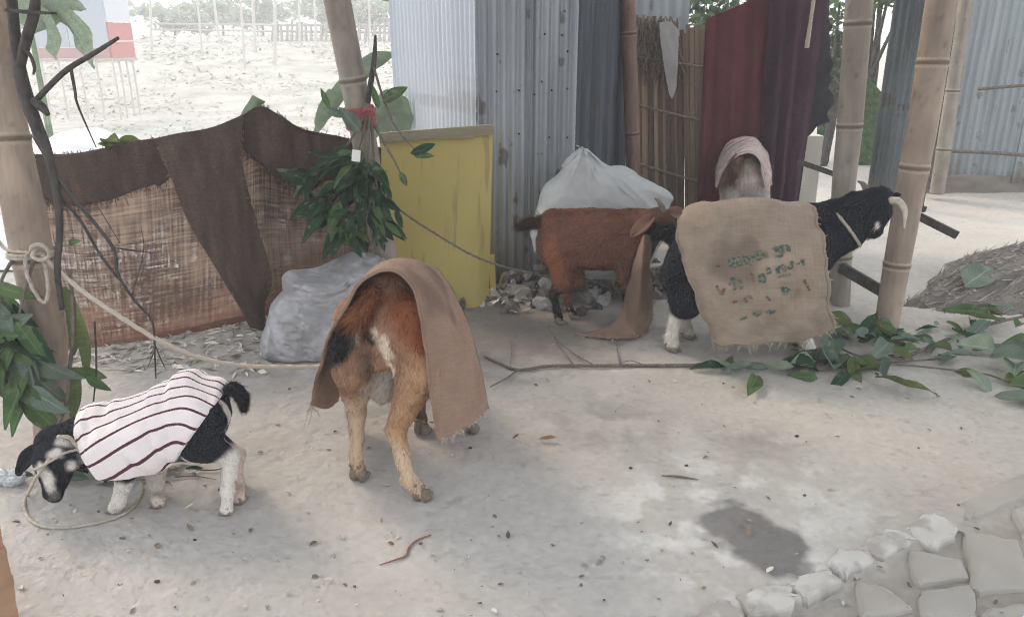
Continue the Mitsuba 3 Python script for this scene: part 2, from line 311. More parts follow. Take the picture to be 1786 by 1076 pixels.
def bamboo(label, path, radii, nodes, cols, group=None, seed=0, cap=True):
    k = thing('bamboo_pole', label, 'pole', group); P = A3(path); e = P[0] + (P[0] - P[1]) * ((2.42 - P[0][2]) / max(.02, P[0][2] - P[1][2])); P = np.vstack([e[None], P]); radii = [radii[0]] + list(radii); n = 260
    m = tube(P, radii, 28, n); t = nfbm(m.vertices * np.array([55, 55, 2.2]), 3, seed); t2 = nfbm(m.vertices * np.array([9, 9, 4]), 3, seed + 1)
    a, b, c = (np.array(x) for x in cols)
    col = a + (b - a) * np.clip(t2 * 1.8 - 0.4, 0, 1)[:, None]; col = col + (c - col) * (np.clip(t * 2.4 - 1.15, 0, 1) * 0.8)[:, None]
    g_ = nfbm(m.vertices * np.array([14, 14, 7]), 4, seed + 5); sp_ = nfbm(m.vertices * np.array([90, 90, 30]), 2, seed + 7)
    col = col * (0.62 + 0.62 * g_)[:, None]; col = col * (1 - .35 * np.clip(sp_ * 4 - 2.6, 0, 1))[:, None]; obj('culm', m, 'bamboo_skin', k, True, color=col)
    tt = np.linspace(0, 1, 400); C = catmull(P, 400); R = np.interp(tt, np.linspace(0, 1, len(radii)), radii)
    prj = 538 - F * ((C - CAM) @ np.array([0, math.sin(PITCH), math.cos(PITCH)])) / ((C - CAM) @ np.array([0, math.cos(PITCH), -math.sin(PITCH)]))
    for ny in nodes:
        i = int(np.clip(np.argmin(np.abs(prj - ny)), 2, 397)); c0, tg, r = C[i], unit(C[i + 1] - C[i - 1]), R[i]
        rr = np.array([1.003, 1.03, 1.075, 1.06, 1.02, 1.05, 1.025, 1.003]) * r; off = np.array([-.021, -.014, -.006, 0, .004, .009, .014, .02]) * (r / .055)
        nm = tube(c0 + tg * off[:, None], rr, 18, caps=False); h = (nm.vertices - c0) @ tg
        cc = np.where((np.abs(h + .001) < .006)[:, None], a * 0.42, a * 0.95 + c * 0.05)
        obj('node', nm, 'painted', k, True, color=cc)
    return k
TAN = ([.42, .335, .265], [.31, .235, .185], [.20, .16, .14]); GREYTAN = ([.36, .315, .265], [.27, .235, .20], [.17, .15, .135]); RED = ([.22, .13, .10], [.15, .085, .07], [.08, .06, .055])
bamboo('thick tan bamboo pole at the left edge with a knotted rope', [(-26, -60, 2.42), (-16, 0, 2.4), (10, 200, 2.37), (48, 400, 2.33), (80, 580, 2.31), (92, 790, 2.29)], [.046, .047, .051, .058, .056, .050], [-20, 245, 452, 640], TAN, seed=1)
bamboo('leaning bamboo pole with a red ribbon and a leafy bunch', [(580, -60, 3.4), (588, 0, 3.4), (625, 190, 3.42), (650, 330, 3.44), (672, 440, 3.45), (684, 548, 3.45)], [.054, .054, .053, .052, .050, .048], [140, 330], GREYTAN, seed=2)
bamboo('thick bamboo pole leaning right behind the black goat\'s head', [(1657, -60, 3.42), (1643, 0, 3.41), (1612, 200, 3.39), (1590, 320, 3.38), (1561, 480, 3.37), (1544, 578, 3.36)], [.060, .060, .059, .058, .054, .049], [112, 293, 462], TAN, seed=3)
bamboo('upright bamboo pole behind the black goat\'s neck', [(1503, -60, 3.75), (1499, 0, 3.75), (1482, 220, 3.74), (1470, 350, 3.72), (1463, 560, 3.7)], [.058, .058, .056, .052, .05], [42, 222, 450], GREYTAN, seed=4)
bamboo('dull red bamboo post beside the dark tin sheet', [(1088, -60, 4.75), (1094, 0, 4.75), (1100, 150, 4.74), (1108, 430, 4.7)], [.043, .043, .042, .04], [60, 235], RED, seed=5)
bamboo('pale bamboo post in front of the far tin wall', [(1694, -60, 6.3), (1674, 80, 6.3), (1652, 220, 6.28), (1634, 338, 6.25)], [.050, .050, .052, .054], [160, 262], GREYTAN, seed=6)
k = thing('timber_post', 'worn orange brown timber at the lower left corner', 'post')
P = A3([(-34, 860, 1.50), (-16, 960, 1.47), (4, 1085, 1.44)]); P = np.vstack([P[:1] + (P[:1] - P[2:]) * ((2.42 - P[0][2]) / (P[0][2] - P[2][2])), P, P[2:] + (P[2:] - P[1:2]) * .5]); m = tube(P, [.026, .030, .036, .042, .043], 4, 60); m.apply_translation([0, 0, 0])
m.vertices += (nfbm(m.vertices * 40, 3, 3) - .5)[:, None] * .006
c = np.array([.30, .185, .115]) * (0.6 + 0.8 * nfbm(m.vertices * np.array([80, 80, 8]), 3, 2))[:, None]; c[m.vertices[:, 2] < .035] *= .45
scene[k] = mikit.ply(m, 'painted', smooth=False, color=c)

# ---------------------------------------------------------------- tin walls
def tin_fn(a, b, rust, amt):
    def fn(p, n, uv):
        st = fbm(p.x * 18 + p.y * 18, p.z * 1.2, 2.0, 3); c = mix(a, b, dr.clip(st * 1.6 - .3, 0, 1))
        sp = smoothstep(0.66, 0.76, fbm(p.x * 16 + p.y * 11, p.z * 9, 5.0, 4)); c = mix(c, rust, sp * amt)
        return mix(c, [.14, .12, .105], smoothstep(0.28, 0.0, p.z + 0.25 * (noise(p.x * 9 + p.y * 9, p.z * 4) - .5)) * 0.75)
    return fn
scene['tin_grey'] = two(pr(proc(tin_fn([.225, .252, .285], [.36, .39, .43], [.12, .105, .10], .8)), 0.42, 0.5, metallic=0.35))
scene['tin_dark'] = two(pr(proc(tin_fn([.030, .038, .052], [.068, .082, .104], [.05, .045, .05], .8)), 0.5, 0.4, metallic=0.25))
scene['tin_worn'] = two(pr(proc(tin_fn([.045, .055, .060], [.15, .17, .178], [.06, .055, .05], .8)), 0.6, 0.3, metallic=0.1))
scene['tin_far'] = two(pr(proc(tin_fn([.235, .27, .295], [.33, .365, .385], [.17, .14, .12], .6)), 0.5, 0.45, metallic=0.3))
def tin(parent, name, a, b, z0, z1, pitch, depth, mat, ragged=0.0, label=None, lean=0.0):
    a, b = np.asarray(a, float)[:2], np.asarray(b, float)[:2]; L = np.linalg.norm(b - a); d = (b - a) / L; nrm = np.array([d[1], -d[0]])
    nu = max(8, int(L / pitch * 8)); s = np.linspace(0, L, nu); nv = 9; v = np.linspace(0, 1, nv)
    off = depth * np.cos(s / pitch * 2 * math.pi)
    zb = z0 + ragged * (nfbm(np.stack([s * 9, 0 * s, 0 * s], 1), 3, 2) - .5) * 2
    G = np.zeros((nv, nu, 3))
    for i in range(nv):
        o = off + 0.012 * (nfbm(np.stack([s * 2, 0 * s + v[i] * 3, 0 * s], 1), 2, 7) - .5)
        xy = a + d * s[:, None] + nrm * (o + lean * v[i])[:, None]; G[i, :, :2] = xy; G[i, :, 2] = zb + (z1 - zb) * v[i]
    m, uv = solid(G, 0.0025); return obj(name, m, mat, parent, 50, label=label)
c_l, c_m, c_r, c_d = at(690, 200, 4.85), at(836, 400, 4.02), at(999, 400, 4.12), at(1087, 300, 4.95)
shed = thing('tin_shed', 'corrugated tin shed corner behind the yellow panel', 'shed')
mid = (c_l + c_m) / 2
scene['tin_lit'] = two(pr(proc(tin_fn([.46, .50, .56], [.60, .64, .69], [.30, .27, .25], .3)), 0.38, 0.5, metallic=0.2))  # the shed tin again, with the daylight on its left face painted into the colour
tin(shed, 'tin_sheet', c_l, mid + (c_m - c_l) * .01, 0.02, 2.3, .048, .007, 'tin_lit', label='tin sheet facing the light, its brightness put into the colour')
tin(shed, 'tin_sheet', mid + [0.006, -.006, 0], c_m + (c_m - c_l) * .012, 0.0, 2.3, .048, .007, 'tin_lit')
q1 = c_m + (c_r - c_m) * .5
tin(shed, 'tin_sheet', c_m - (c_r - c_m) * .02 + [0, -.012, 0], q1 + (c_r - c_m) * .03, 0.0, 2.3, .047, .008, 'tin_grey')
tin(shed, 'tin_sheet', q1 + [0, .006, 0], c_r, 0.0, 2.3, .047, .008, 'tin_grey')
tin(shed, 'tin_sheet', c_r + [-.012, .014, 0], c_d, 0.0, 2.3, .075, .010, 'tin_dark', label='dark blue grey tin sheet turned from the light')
obj('corner_post', box([c_m[0] + .03, c_m[1] + .06, 1.15], [.06, .06, 2.3]), 'stem_bark', shed)
for (px, py) in [(932, 165), (905, 158), (945, 143), (962, 158), (866, 160), (990, 90), (990, 155), (950, 60), (868, 95), (980, 62), (985, 20), (905, 234), (958, 240), (990, 240)]:
    p = at(px, py, 4.02 + (px - 836) / 163 * .1 - .012); m = trimesh.creation.icosphere(1, .0052); m.apply_translation(p); obj('nail', m, 'eye_black', shed)
k = thing('tin_sheet_screen', 'grey tin sheet showing above the torn bamboo matting', 'tin sheet')
tin(k, 'tin_sheet', at(1100, 40, 5.5), at(1200, 40, 5.55), 0.0, 2.2, .075, .009, 'tin_far')
far = thing('tin_house', 'grey corrugated tin house wall on a mud plinth at far right', 'house')
f0, f1, f2 = at(1622, 300, 6.62), at(1770, 300, 6.55), at(2150, 300, 6.3)
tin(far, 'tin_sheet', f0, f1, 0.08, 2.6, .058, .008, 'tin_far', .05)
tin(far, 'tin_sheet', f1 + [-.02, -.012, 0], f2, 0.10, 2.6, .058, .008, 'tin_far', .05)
scene['mud'] = bump(pr(proc(lambda p, n, uv: mix([.14, .125, .11], [.27, .24, .215], fbm(p.x * 9, p.y * 9, p.z * 14, 4))), .95, .1), lambda p, n, uv: fbm(p.x * 30, p.y * 30, p.z * 30, 4), .01, 2e-3)
pm = trimesh.creation.box([3.2, .8, .22]); pm = pm.subdivide().subdivide().subdivide().subdivide(); pm.vertices += (nfbm(pm.vertices * 4, 3, 1) - .5)[:, None] * np.array([.02, .12, .10]); pm.apply_translation([f0[0] + 1.5, 6.95, .03]); obj('plinth', pm, 'mud', far, 40)
for a, b, r in ((at(1618, 262, 6.42), at(1850, 276, 6.3), .014), (at(1706, 156, 6.42), at(1850, 148, 6.3), .012)):
    obj('rail', tube([a, (a + b) / 2 + [0, 0, .008], b], r, 8, 12), 'stem_bark', far)
obj('wood_strip', bar(at(1690, -60, 6.42), at(1630, 330, 6.36), .10, .03, (0, 1, 0)), 'dark_bark', far)
k = thing('tin_screen', 'dark streaked tin panel between the two bamboo poles', 'tin sheet')
tin(k, 'tin_sheet', at(1514, 320, 6.1), at(1618, 320, 5.9), 0.03, 2.3, .05, .010, 'tin_worn')

rf = thing('unseen_roof', 'tin roof on the bamboo poles above the yard, unseen, inferred from the poles and trimmed to shape the light', 'roof')  # roof outside the view, added over the poles to shade the yard
def roof_sheet(x0, x1, y0, y1, z0, z1):
    nu = int((x1 - x0) / .076 * 6); x = np.linspace(x0, x1, nu); G = np.stack([np.stack([x, 0 * x + y0 + (y1 - y0) * t, z0 + (z1 - z0) * t + .009 * np.cos(x / .076 * 6.283)], 1) for t in (0, .5, 1)]); return solid(G, .002)[0]
for i, (x0, x1) in enumerate(((-1.62, -.8), (-.82, .5), (.48, 1.8), (1.78, 3.0))): obj('tin_sheet', roof_sheet(x0, x1, ROOF[0], ROOF[1], 2.52 + .004 * (i % 2), 2.40 + .004 * (i % 2)), 'tin_far', rf)
for y in (ROOF[0] + .3, 2.35, 3.42): obj('beam', tube([[-1.62, y, 2.44 - (y - ROOF[0]) * .035], [3.0, y, 2.44 - (y - ROOF[0]) * .035]], .035, 8), 'stem_bark', rf)

# ---------------------------------------------------------------- yellow panel
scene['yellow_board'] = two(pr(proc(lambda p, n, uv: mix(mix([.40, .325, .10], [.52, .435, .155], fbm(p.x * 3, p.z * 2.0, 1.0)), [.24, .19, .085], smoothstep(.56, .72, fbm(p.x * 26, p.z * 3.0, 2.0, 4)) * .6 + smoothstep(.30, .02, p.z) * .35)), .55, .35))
yp = thing('yellow_screen', 'mustard yellow board with a dull grey top rail', 'panel')
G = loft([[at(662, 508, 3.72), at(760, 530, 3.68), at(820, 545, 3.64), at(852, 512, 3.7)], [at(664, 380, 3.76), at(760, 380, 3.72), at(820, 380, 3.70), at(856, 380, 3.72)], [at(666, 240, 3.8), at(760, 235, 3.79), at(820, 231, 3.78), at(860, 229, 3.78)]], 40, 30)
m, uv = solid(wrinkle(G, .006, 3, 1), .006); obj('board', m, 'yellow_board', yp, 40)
scene['old_wood'] = two(pr(proc(lambda p, n, uv: mix([.20, .175, .13], [.34, .30, .22], fbm(p.x * 6, p.y * 30, p.z * 60))), .85, .2))
a, b = at(662, 241, 3.775), at(862, 226, 3.755); obj('top_rail', bar(a, b, .022, .046, (0, 0, 1)), 'old_wood', yp)
a, b = at(730, 240, 3.765), at(826, 239, 3.752); obj('batten', bar(a + [0, -.004, 0], b + [0, -.004, 0], .016, .012, (0, 0, 1)), 'old_wood', yp)
k = thing('yellow_plank', 'narrow yellow plank at the foot of the tin wall', 'plank')
scene[k] = mikit.ply(bar(at(857, 444, 3.86), at(861, 517, 3.82), .028, .02, (0, 1, 0)), 'yellow_board')

# ---------------------------------------------------------------- matting, maroon curtain, far pieces at the back
mat = thing('bamboo_mat', 'ragged brown split bamboo matting left of the maroon curtain', 'mat')
r = np.random.default_rng(3); SL = [pr(c_, .9, .15) for c_ in ([.20, .142, .105], [.135, .098, .078], [.26, .195, .145], [.095, .070, .058])]
xs = np.linspace(1112, 1231, 24)
for i, px in enumerate(xs):
    top = 26 + 26 * r.random() ** 2 + (0 if px < 1165 else 16); w = .021 + .006 * r.random(); a = at(px + r.normal(0, 1.0), 448, 5.02 + .012 * (i % 2)); a[2] = .0; b = at(px + r.normal(0, 1.5), top, 5.03 + .012 * (i % 2))
    m = bar(a, b, w, .007, (0, 1, 0)); obj('slat', m, two(SL[int(r.integers(4))]), mat)
for y0, y1 in ((183, 213), (285, 322), (100, 118)):
    obj('binding', tube([at(1112, y0, 4.995), at(1170, (y0 + y1) / 2, 4.99), at(1234, y1, 4.995)], .008, 6, 10), 'stem_bark', mat)
scene['thatch'] = two(pr(proc(lambda p, n, uv: mix([.085, .066, .058], [.21, .17, .145], fbm(p.x * 60, p.y * 20, p.z * 22, 4))), .95, .1))
G = loft([[at(1112, 40, 4.97), at(1140, 30, 4.97), at(1168, 36, 4.97), at(1180, 60, 4.97)], [at(1112, 110, 4.95), at(1140, 120, 4.95), at(1160, 100, 4.95), at(1184, 110, 4.95)], [at(1112, 150, 4.97), at(1135, 190, 4.97), at(1158, 178, 4.97), at(1180, 150, 4.97)]], 40, 26)
r = np.random.default_rng(12)
ms = []
for i in range(260):
    q = at(r.uniform(1110, 1182), r.uniform(28, 95) ** 1.0, 4.99 + .03 * r.random()); d_ = np.array([r.normal(0, .25), r.normal(0, .1), -1]); ms.append(tube([q, q + d_ * .06, q + d_ * (.08 + .16 * r.random())], [.004, .005, .001], 4))
obj('loose_fibre', cat(ms), 'thatch', mat, kind='stuff')
scene['grey_sheet'] = two(pr(proc(lambda p, n, uv: mix([.20, .19, .185], [.36, .35, .34], fbm(p.x * 20, p.y * 9, p.z * 8))), .6, .3))
G = loft([[at(1150, 40, 4.93), at(1168, 38, 4.93), at(1184, 52, 4.93)], [at(1154, 90, 4.92), at(1166, 90, 4.92), at(1183, 95, 4.92)], [at(1166, 160, 4.93), at(1172, 172, 4.93), at(1180, 150, 4.93)]], 16, 16)
m, uv = solid(wrinkle(G, .012, 12, 8), .002); obj('torn_sheet', m, 'grey_sheet', mat, 40)
def cloth_fn(a, b, c, fz=8.0):
    def fn(p, n, uv):
        t = fbm(p.x * 10, p.y * 10, p.z * 3.0, 4); s = fbm(p.x * 170, p.y * 170, p.z * 170, 2)
        return mix(mix(a, b, dr.clip(t * 1.7 - .35, 0, 1)), c, smoothstep(.58, .8, fbm(p.x * 5 + 3, p.y * 5, p.z * 5, 3)) * .7) * (0.75 + .5 * s)
    return fn
scene['maroon_cloth'] = two(pr(proc(cloth_fn([.085, .022, .030], [.12, .034, .042], [.06, .022, .032])), .9, .15, sheen=.3))
scene['plum_cloth'] = two(pr(proc(cloth_fn([.040, .020, .034], [.058, .028, .042], [.028, .020, .030])), .9, .15, sheen=.3))
scene['black_cloth'] = two(pr(proc(cloth_fn([.022, .022, .028], [.040, .038, .045], [.02, .02, .025])), .9, .15))
def hang(top, bot, nu, nv, fold, nf, seed):
    G = loft([top, bot], nu, nv); u = np.linspace(0, 1, nu); v = np.linspace(0, 1, nv)[:, None]
    o = fold * np.sin(u * nf * 2 * math.pi + 2.0 * nnoise(np.stack([u * 5, 0 * u, 0 * u], 1), seed) * 3)[None] * (.45 + .55 * v); G[..., 1] += o; return wrinkle(G, fold * .35, 4, seed)
cu = thing('maroon_curtain', 'dark maroon cloth hung as a screen beside the bamboo mat', 'curtain')
def low(px, Y, z): p = at(px, 300, Y); p[2] = z; return p
m, uv = solid(hang([at(1231, 34, 5.0), at(1270, 18, 4.98), at(1310, -2, 4.96), at(1352, -40, 4.95)], [low(1222, 4.97, .03), low(1260, 4.94, .02), low(1300, 4.94, .03), low(1338, 4.93, .03)], 70, 40, .022, 3.2, 2), .004); obj('cloth', m, 'maroon_cloth', cu, True)
m, uv = solid(hang([at(1346, -40, 4.91), at(1380, -50, 4.90), at(1420, -50, 4.93), at(1449, -50, 4.97)], [low(1332, 4.89, .03), low(1355, 4.86, .03), low(1378, 4.88, .02), low(1395, 4.93, .03)], 60, 40, .026, 2.6, 4), .004); obj('dark_fold', m, 'plum_cloth', cu, True, label='darker plum fold of the curtain')
k = thing('ragged_cloth', 'black ragged cloth edge hanging right of the maroon curtain', 'cloth')
G = loft([[at(1425, -30, 5.05), at(1436, -30, 5.06), at(1452, -30, 5.08)], [at(1418, 60, 5.05), at(1434, 60, 5.06), at(1446, 60, 5.08)], [at(1408, 130, 5.05), at(1428, 130, 5.06), at(1444, 130, 5.08)], [at(1402, 190, 5.05), at(1420, 200, 5.06), at(1447, 205, 5.08)], [at(1400, 240, 5.05), at(1412, 236, 5.06), at(1430, 215, 5.08)]], 24, 60)
jag = (nfbm(np.stack([np.linspace(0, 14, 60), np.zeros(60), np.zeros(60)], 1), 3, 5) - .5) * .09; G[:, -8:, 0] += jag[:, None] * np.linspace(0, 1, 8)
m, uv = solid(wrinkle(G, .015, 9, 3), .006); scene[k] = mikit.ply(m, 'black_cloth', smooth=40)
k = thing('concrete_post', 'pale square post right of the curtain foot', 'post')
pc = trimesh.creation.box([.12, .1, 1.0]); a = at(1416, 236, 5.35); pc.apply_translation([a[0], a[1], a[2] - .5]); scene['lime_plaster'] = pr(proc(lambda p, n, uv: mix([.36, .34, .30], [.50, .48, .44], fbm(p.x * 14, p.y * 14, p.z * 6))), .9, .15); scene[k] = mikit.ply(pc, 'lime_plaster')
for a, b, w, lab in ((at(1392, 282, 4.55), at(1478, 312, 4.6), .03, 'thin dark slat reaching from the curtain to the bamboo pole'), (at(1466, 466, 3.66), at(1545, 512, 3.5), .05, 'dark wooden slat slanting behind the black goat\'s chest'), (at(1596, 374, 3.62), at(1670, 411, 3.5), .034, 'dark slat jutting right past the leaning bamboo pole'), (at(1592, 357, 3.8), at(1614, 366, 3.75), .026, 'short dark stub above the jutting slat')):
    k = thing('wooden_slat', lab, 'slat'); scene[k] = mikit.ply(bar(a, b, .02, w, (0, 0, 1)), 'dark_bark')
k = thing('straw_strip', 'pale dry straw strip hanging on the dark curtain fold', 'straw'); scene[k] = mikit.ply(tube(A3([(1422, -20, 4.80), (1415, 30, 4.79), (1407, 84, 4.80)]), [.012, .010, .014], 6, 12), 'rope_fibre')

# ---------------------------------------------------------------- far background, left: field, stilt house, stakes, saplings
def flat(c): return two(pr(c, .9, .15))
hb0, hb1, hb2 = ga(92, 205), ga(212, 210), ga(252, 196); hz = float((hb0[2] + hb1[2]) / 2)
H = thing('stilt_house', 'small tin walled house with red panels on thin stilts across the field', 'house')
def scr(px, py, ref): return at(px, py, ref[1])
wz = scr(212, 102, hb1)[2]; tz = scr(212, -40, hb1)[2]
a, b, c = np.array([hb0[0], hb1[1] + .0]), np.array([hb1[0], hb1[1]]), np.array([hb2[0] + .12, hb1[1] + 1.1])
for nm, p0, p1, z0, z1, col, lab in (('wall', a, a + (b - a) * .5, wz + .28, tz, [.40, .44, .50], None), ('wall', a + (b - a) * .5, b, wz + .28, tz, [.44, .48, .54], None), ('wall', b, c, wz + .95, tz - .25, [.62, .64, .68], None), ('red_panel', a, b, wz, wz + .27, [.42, .26, .26], 'dull red skirting panel'), ('red_panel', b, c, wz + .46, wz + .94, [.50, .21, .20], None), ('red_panel', b, c, wz, wz + .43, [.50, .21, .20], None)):
    obj(nm, bar([*p0, (z0 + z1) / 2], [*(p0 + (p1 - p0) * .985), (z0 + z1) / 2], .06, z1 - z0), flat(col), H, label=lab)
obj('floor_beam', bar([*a, wz - .05], [*b, wz - .05], .1, .08), flat([.45, .4, .38]), H); obj('floor_beam', bar([*b, wz - .05], [*c, wz - .05], .1, .08), flat([.45, .4, .38]), H)
d = c - b; fl = np.array([[*(a - (b - a) * .1), tz + .25], [*(b + (b - a) * .05), tz + .1], [*(c + d * .1), tz], [*(a + d * 1.1), tz + .2]])
obj('roof', cat([bar([*((a + a + d) / 2 - (b - a) * .1), tz + .2], [*((b + c) / 2 + (b - a) * .1), tz + .05], 1.9, .04)]), flat([.45, .48, .52]), H)
for px in (102, 128, 160, 186, 212, 224, 238, 250):
    t = (px - 92) / 120; p = a + (b - a) * min(t, 1) + d * max(0, (px - 212) / 45.); g = float(height(*p)); obj('stilt', tube([[*p, g - .05], [p[0] + .02, p[1], (g + wz) / 2], [*p, wz]], .028, 6), flat([.55, .52, .49]), H)
st = thing('stake_fence', 'far pale stake fence along the top of the field', 'fence')
ms = []; r = np.random.default_rng(11)
for px in np.arange(262, 690, 8.5):
    g = ga(px, 62 if px < 470 else 72); t = scr(px, (34 if px < 470 else 40) + r.normal(0, 3), g); ms.append(tube([g - [0, 0, .1], t + [r.normal(0, .05), 0, 0]], .075, 5))
obj('stake', cat(ms), flat([.34, .32, .31]), st, kind='stuff')
for ya, yb in ((42, 46), (52, 58)):
    P = [scr(px, ya + (yb - ya) * (px - 262) / 430, ga(px, 64 if px < 470 else 72)) for px in (262, 340, 420, 500, 600, 690)]; obj('rail', tube(P, .06, 5), flat([.36, .34, .33]), st)
SAPL = ['thin pale leaning sapling third from the left on the far field', 'pale leaning sapling fourth from the left on the far field', 'pale sapling fifth from the left reaching lowest on the field', 'pale sapling in the middle of the far field left of the bamboo pole', 'pale upright sapling sixth from the house on the far field', 'pale sapling nearest the left side of the ribboned bamboo pole', 'thin pale sapling beside the stilt house', 'thin pale sapling just left of the ribboned bamboo pole top', 'thin pale sapling right of the ribboned bamboo pole']
for i, (tx, bx, by, r_) in enumerate([(336, 353, 97, .05), (367, 383, 74, .07), (414, 427, 122, .055), (439, 446, 93, .075), (478, 479, 113, .075), (523, 523, 74, .06), (259, 264, 90, .06), (548, 552, 84, .05), (640, 646, 96, .05)]):
    g = ga(bx, by); t = scr(tx, -60, g); m_ = (g + t) / 2 + [.03 * (-1) ** i, 0, 0]
    k = thing('sapling', SAPL[i], 'tree', 'bare saplings on the far field')
    obj('trunk', tube([g - [0, 0, .1], m_, t], [r_, r_ * .9, r_ * .8], 7, 10), flat([.52, .50, .48]), k)
# dry tufts and fallen leaves of the field, too many to count
def scatter(P, L, w, r, lift):
    n = len(P); a = r.random(n) * 6.283; d = np.stack([np.cos(a), np.sin(a), lift * (r.random(n) - .25)], 1); d /= np.linalg.norm(d, axis=1, keepdims=True); s = np.stack([-np.sin(a), np.cos(a), r.normal(0, .5, n)], 1)
    l = (L * (.5 + r.random(n)))[:, None]; ww = w * (.5 + r.random(n))[:, None]
    V = np.stack([P, P + d * l * .5 - s * ww, P + d * l, P + d * l * .5 + s * ww + [0, 0, .004]], 1).reshape(-1, 3); q = np.arange(n)[:, None] * 4
    return trimesh.Trimesh(V, np.vstack([q + [0, 1, 2], q + [0, 2, 3]]), process=False)
r = np.random.default_rng(21); n = 14000; yy = 7 + 42 * r.random(n) ** 1.2; xx = -yy * (.03 + .68 * r.random(n)); P = np.stack([xx, yy, 0 * xx], 1); ok = nfbm(P * .5, 3, 3) > .44; P = on(P[ok], .01)
L = np.clip(P[:, 1] * .0062, .03, .26); m = scatter(P, 1.0, 1.0, r, 1.2); m = None
n = len(P); a = r.random(n) * 6.283; d = np.stack([np.cos(a), np.sin(a), .05 + .5 * r.random(n) ** 2], 1); s = np.stack([-np.sin(a), np.cos(a), 0 * a], 1); l = (L * (.5 + r.random(n)))[:, None]
V = np.stack([P - s * l * .22, P + s * l * .22, P + d * l], 1).reshape(-1, 3); cc = np.repeat((np.array([.44, .425, .375]) * (.6 + .7 * r.random((n, 1))) + np.array([-.03, .02, -.03]) * r.random((n, 1))), 3, 0)
scene['dry_grass'] = mikit.ply(trimesh.Trimesh(V, np.arange(3 * n).reshape(-1, 3), process=False), 'painted', color=cc); tag('dry_grass', 'pale dry grass and weeds covering the sloping field', 'grass', kind='stuff')
# leaf litter behind the hessian screen
r = np.random.default_rng(5); n = 520; P = np.array([gr(px, py) for px, py in zip(r.uniform(120, 470, n), r.uniform(556, 650, n))]); tt = (P[:, 1] > 2.72 + .25 * (P[:, 0] + 1.5) ** 2 * .2); P = on(P[tt], .004); m = scatter(P, .055, .0065, r, .2)
cc = np.repeat(np.array([.58, .54, .48]) * (.45 + .8 * r.random((len(P), 1))), 4, 0); scene['leaf_litter'] = mikit.ply(m, 'painted', color=cc); tag('leaf_litter', 'bright dry leaf litter along the foot of the hessian screen', 'litter', kind='stuff')
k = thing('white_tarpaulin', 'white plastic sheet heaped behind the hessian screen', 'tarpaulin')
G = loft([[at(60, 290, 4.6), at(110, 262, 4.6), at(160, 262, 4.6), at(250, 290, 4.6)], [at(50, 265, 4.9), at(110, 233, 4.9), at(170, 228, 4.9), at(262, 262, 4.9)], [at(60, 262, 5.3), at(110, 240, 5.3), at(170, 234, 5.3), at(255, 262, 5.3)]], 40, 24)
G = np.concatenate([G[:1] * [1, 1, 0] + [0, -.35, .01], G, G[-1:] * [1, 1, 0] + [0, .4, .01]]); G[:, 0] = G[:, 0] * [1, 1, 0] + [-.3, 0, .01]; G[:, -1] = G[:, -1] * [1, 1, 0] + [.3, 0, .01]; m, uv = solid(wrinkle(G, .03, 5, 3), .004); scene['white_plastic'] = two(pr(proc(lambda p, n, uv: mix([.70, .70, .69], [.82, .82, .82], fbm(p.x * 9, p.y * 9, p.z * 9))), .4, .4)); scene[k] = mikit.ply(m, 'white_plastic', smooth=40)
# background bushes and trees
def bush(label, c, R, n, mat, trunk, seed, leafL, cat_='tree', group=None):
    k = thing('tree', label, cat_, group); r = np.random.default_rng(seed); c = np.asarray(c, float); cl = c + r.normal(0, .45, (14, 3)) * R; P = cl[r.integers(14, size=n)] + r.normal(0, .2, (n, 3)) * R
    P = P[P[:, 2] > height(P[:, 0], P[:, 1]) + .05]
    m = scatter(P, leafL, leafL * .28, r, 1.6); obj('crown', m, mat, k)
    g = on([c[0], c[1], 0.0], -.05); ms = [tube([g, (g + c) / 2 + [.05, 0, 0], c], [trunk, trunk * .8, trunk * .4], 7, 10)] + [tube([(g + c) / 2, q], [trunk * .5, .012], 5, 6) for q in cl[:6]]; obj('trunk', cat(ms), 'dark_bark', k)
for i, (px, py, Y, R, n, mt, lab) in enumerate([(1215, 0, 8.5, (.7, .5, .55), 900, 'leaf_mid', 'dark leafed tree showing over the bamboo mat'), (1462, 60, 8.0, (.12, .4, .5), 260, 'leaf_mid', 'sparse tree in the gap between curtain and bamboo pole'), (1536, -10, 8.6, (.25, .3, .3), 260, 'leaf_mid', 'tree with hanging leaves at top between the poles'), (1500, 340, 9.5, (.6, .5, .25), 500, 'leaf_pale', 'low pale bush on the bright ground between the poles')]):
    bush(lab, at(px, py, Y), np.array(R), n, mt, .05, 40 + i, .11)
for i, (px, Y, h) in enumerate([(300, 56, 1.4), (385, 60, 2.0), (455, 58, 1.8), (560, 62, 2.4), (650, 57, 1.7), (160, 50, 1.8), (60, 46, 2.0)]):
    p = at(px, 20, Y); p = on(p, h * .7); bush('hazy pale green tree beyond the stake fence, ' + ['third from the left', 'middle one of the row', 'left of the bamboo pole', 'behind the bamboo pole', 'nearest the tin shed', 'above the stilt house', 'at the left edge'][i], p, np.array([2.3, 1.5, h * .55]), 900, 'leaf_pale', .09, 60 + i, .5, group='hazy trees beyond the stake fence')
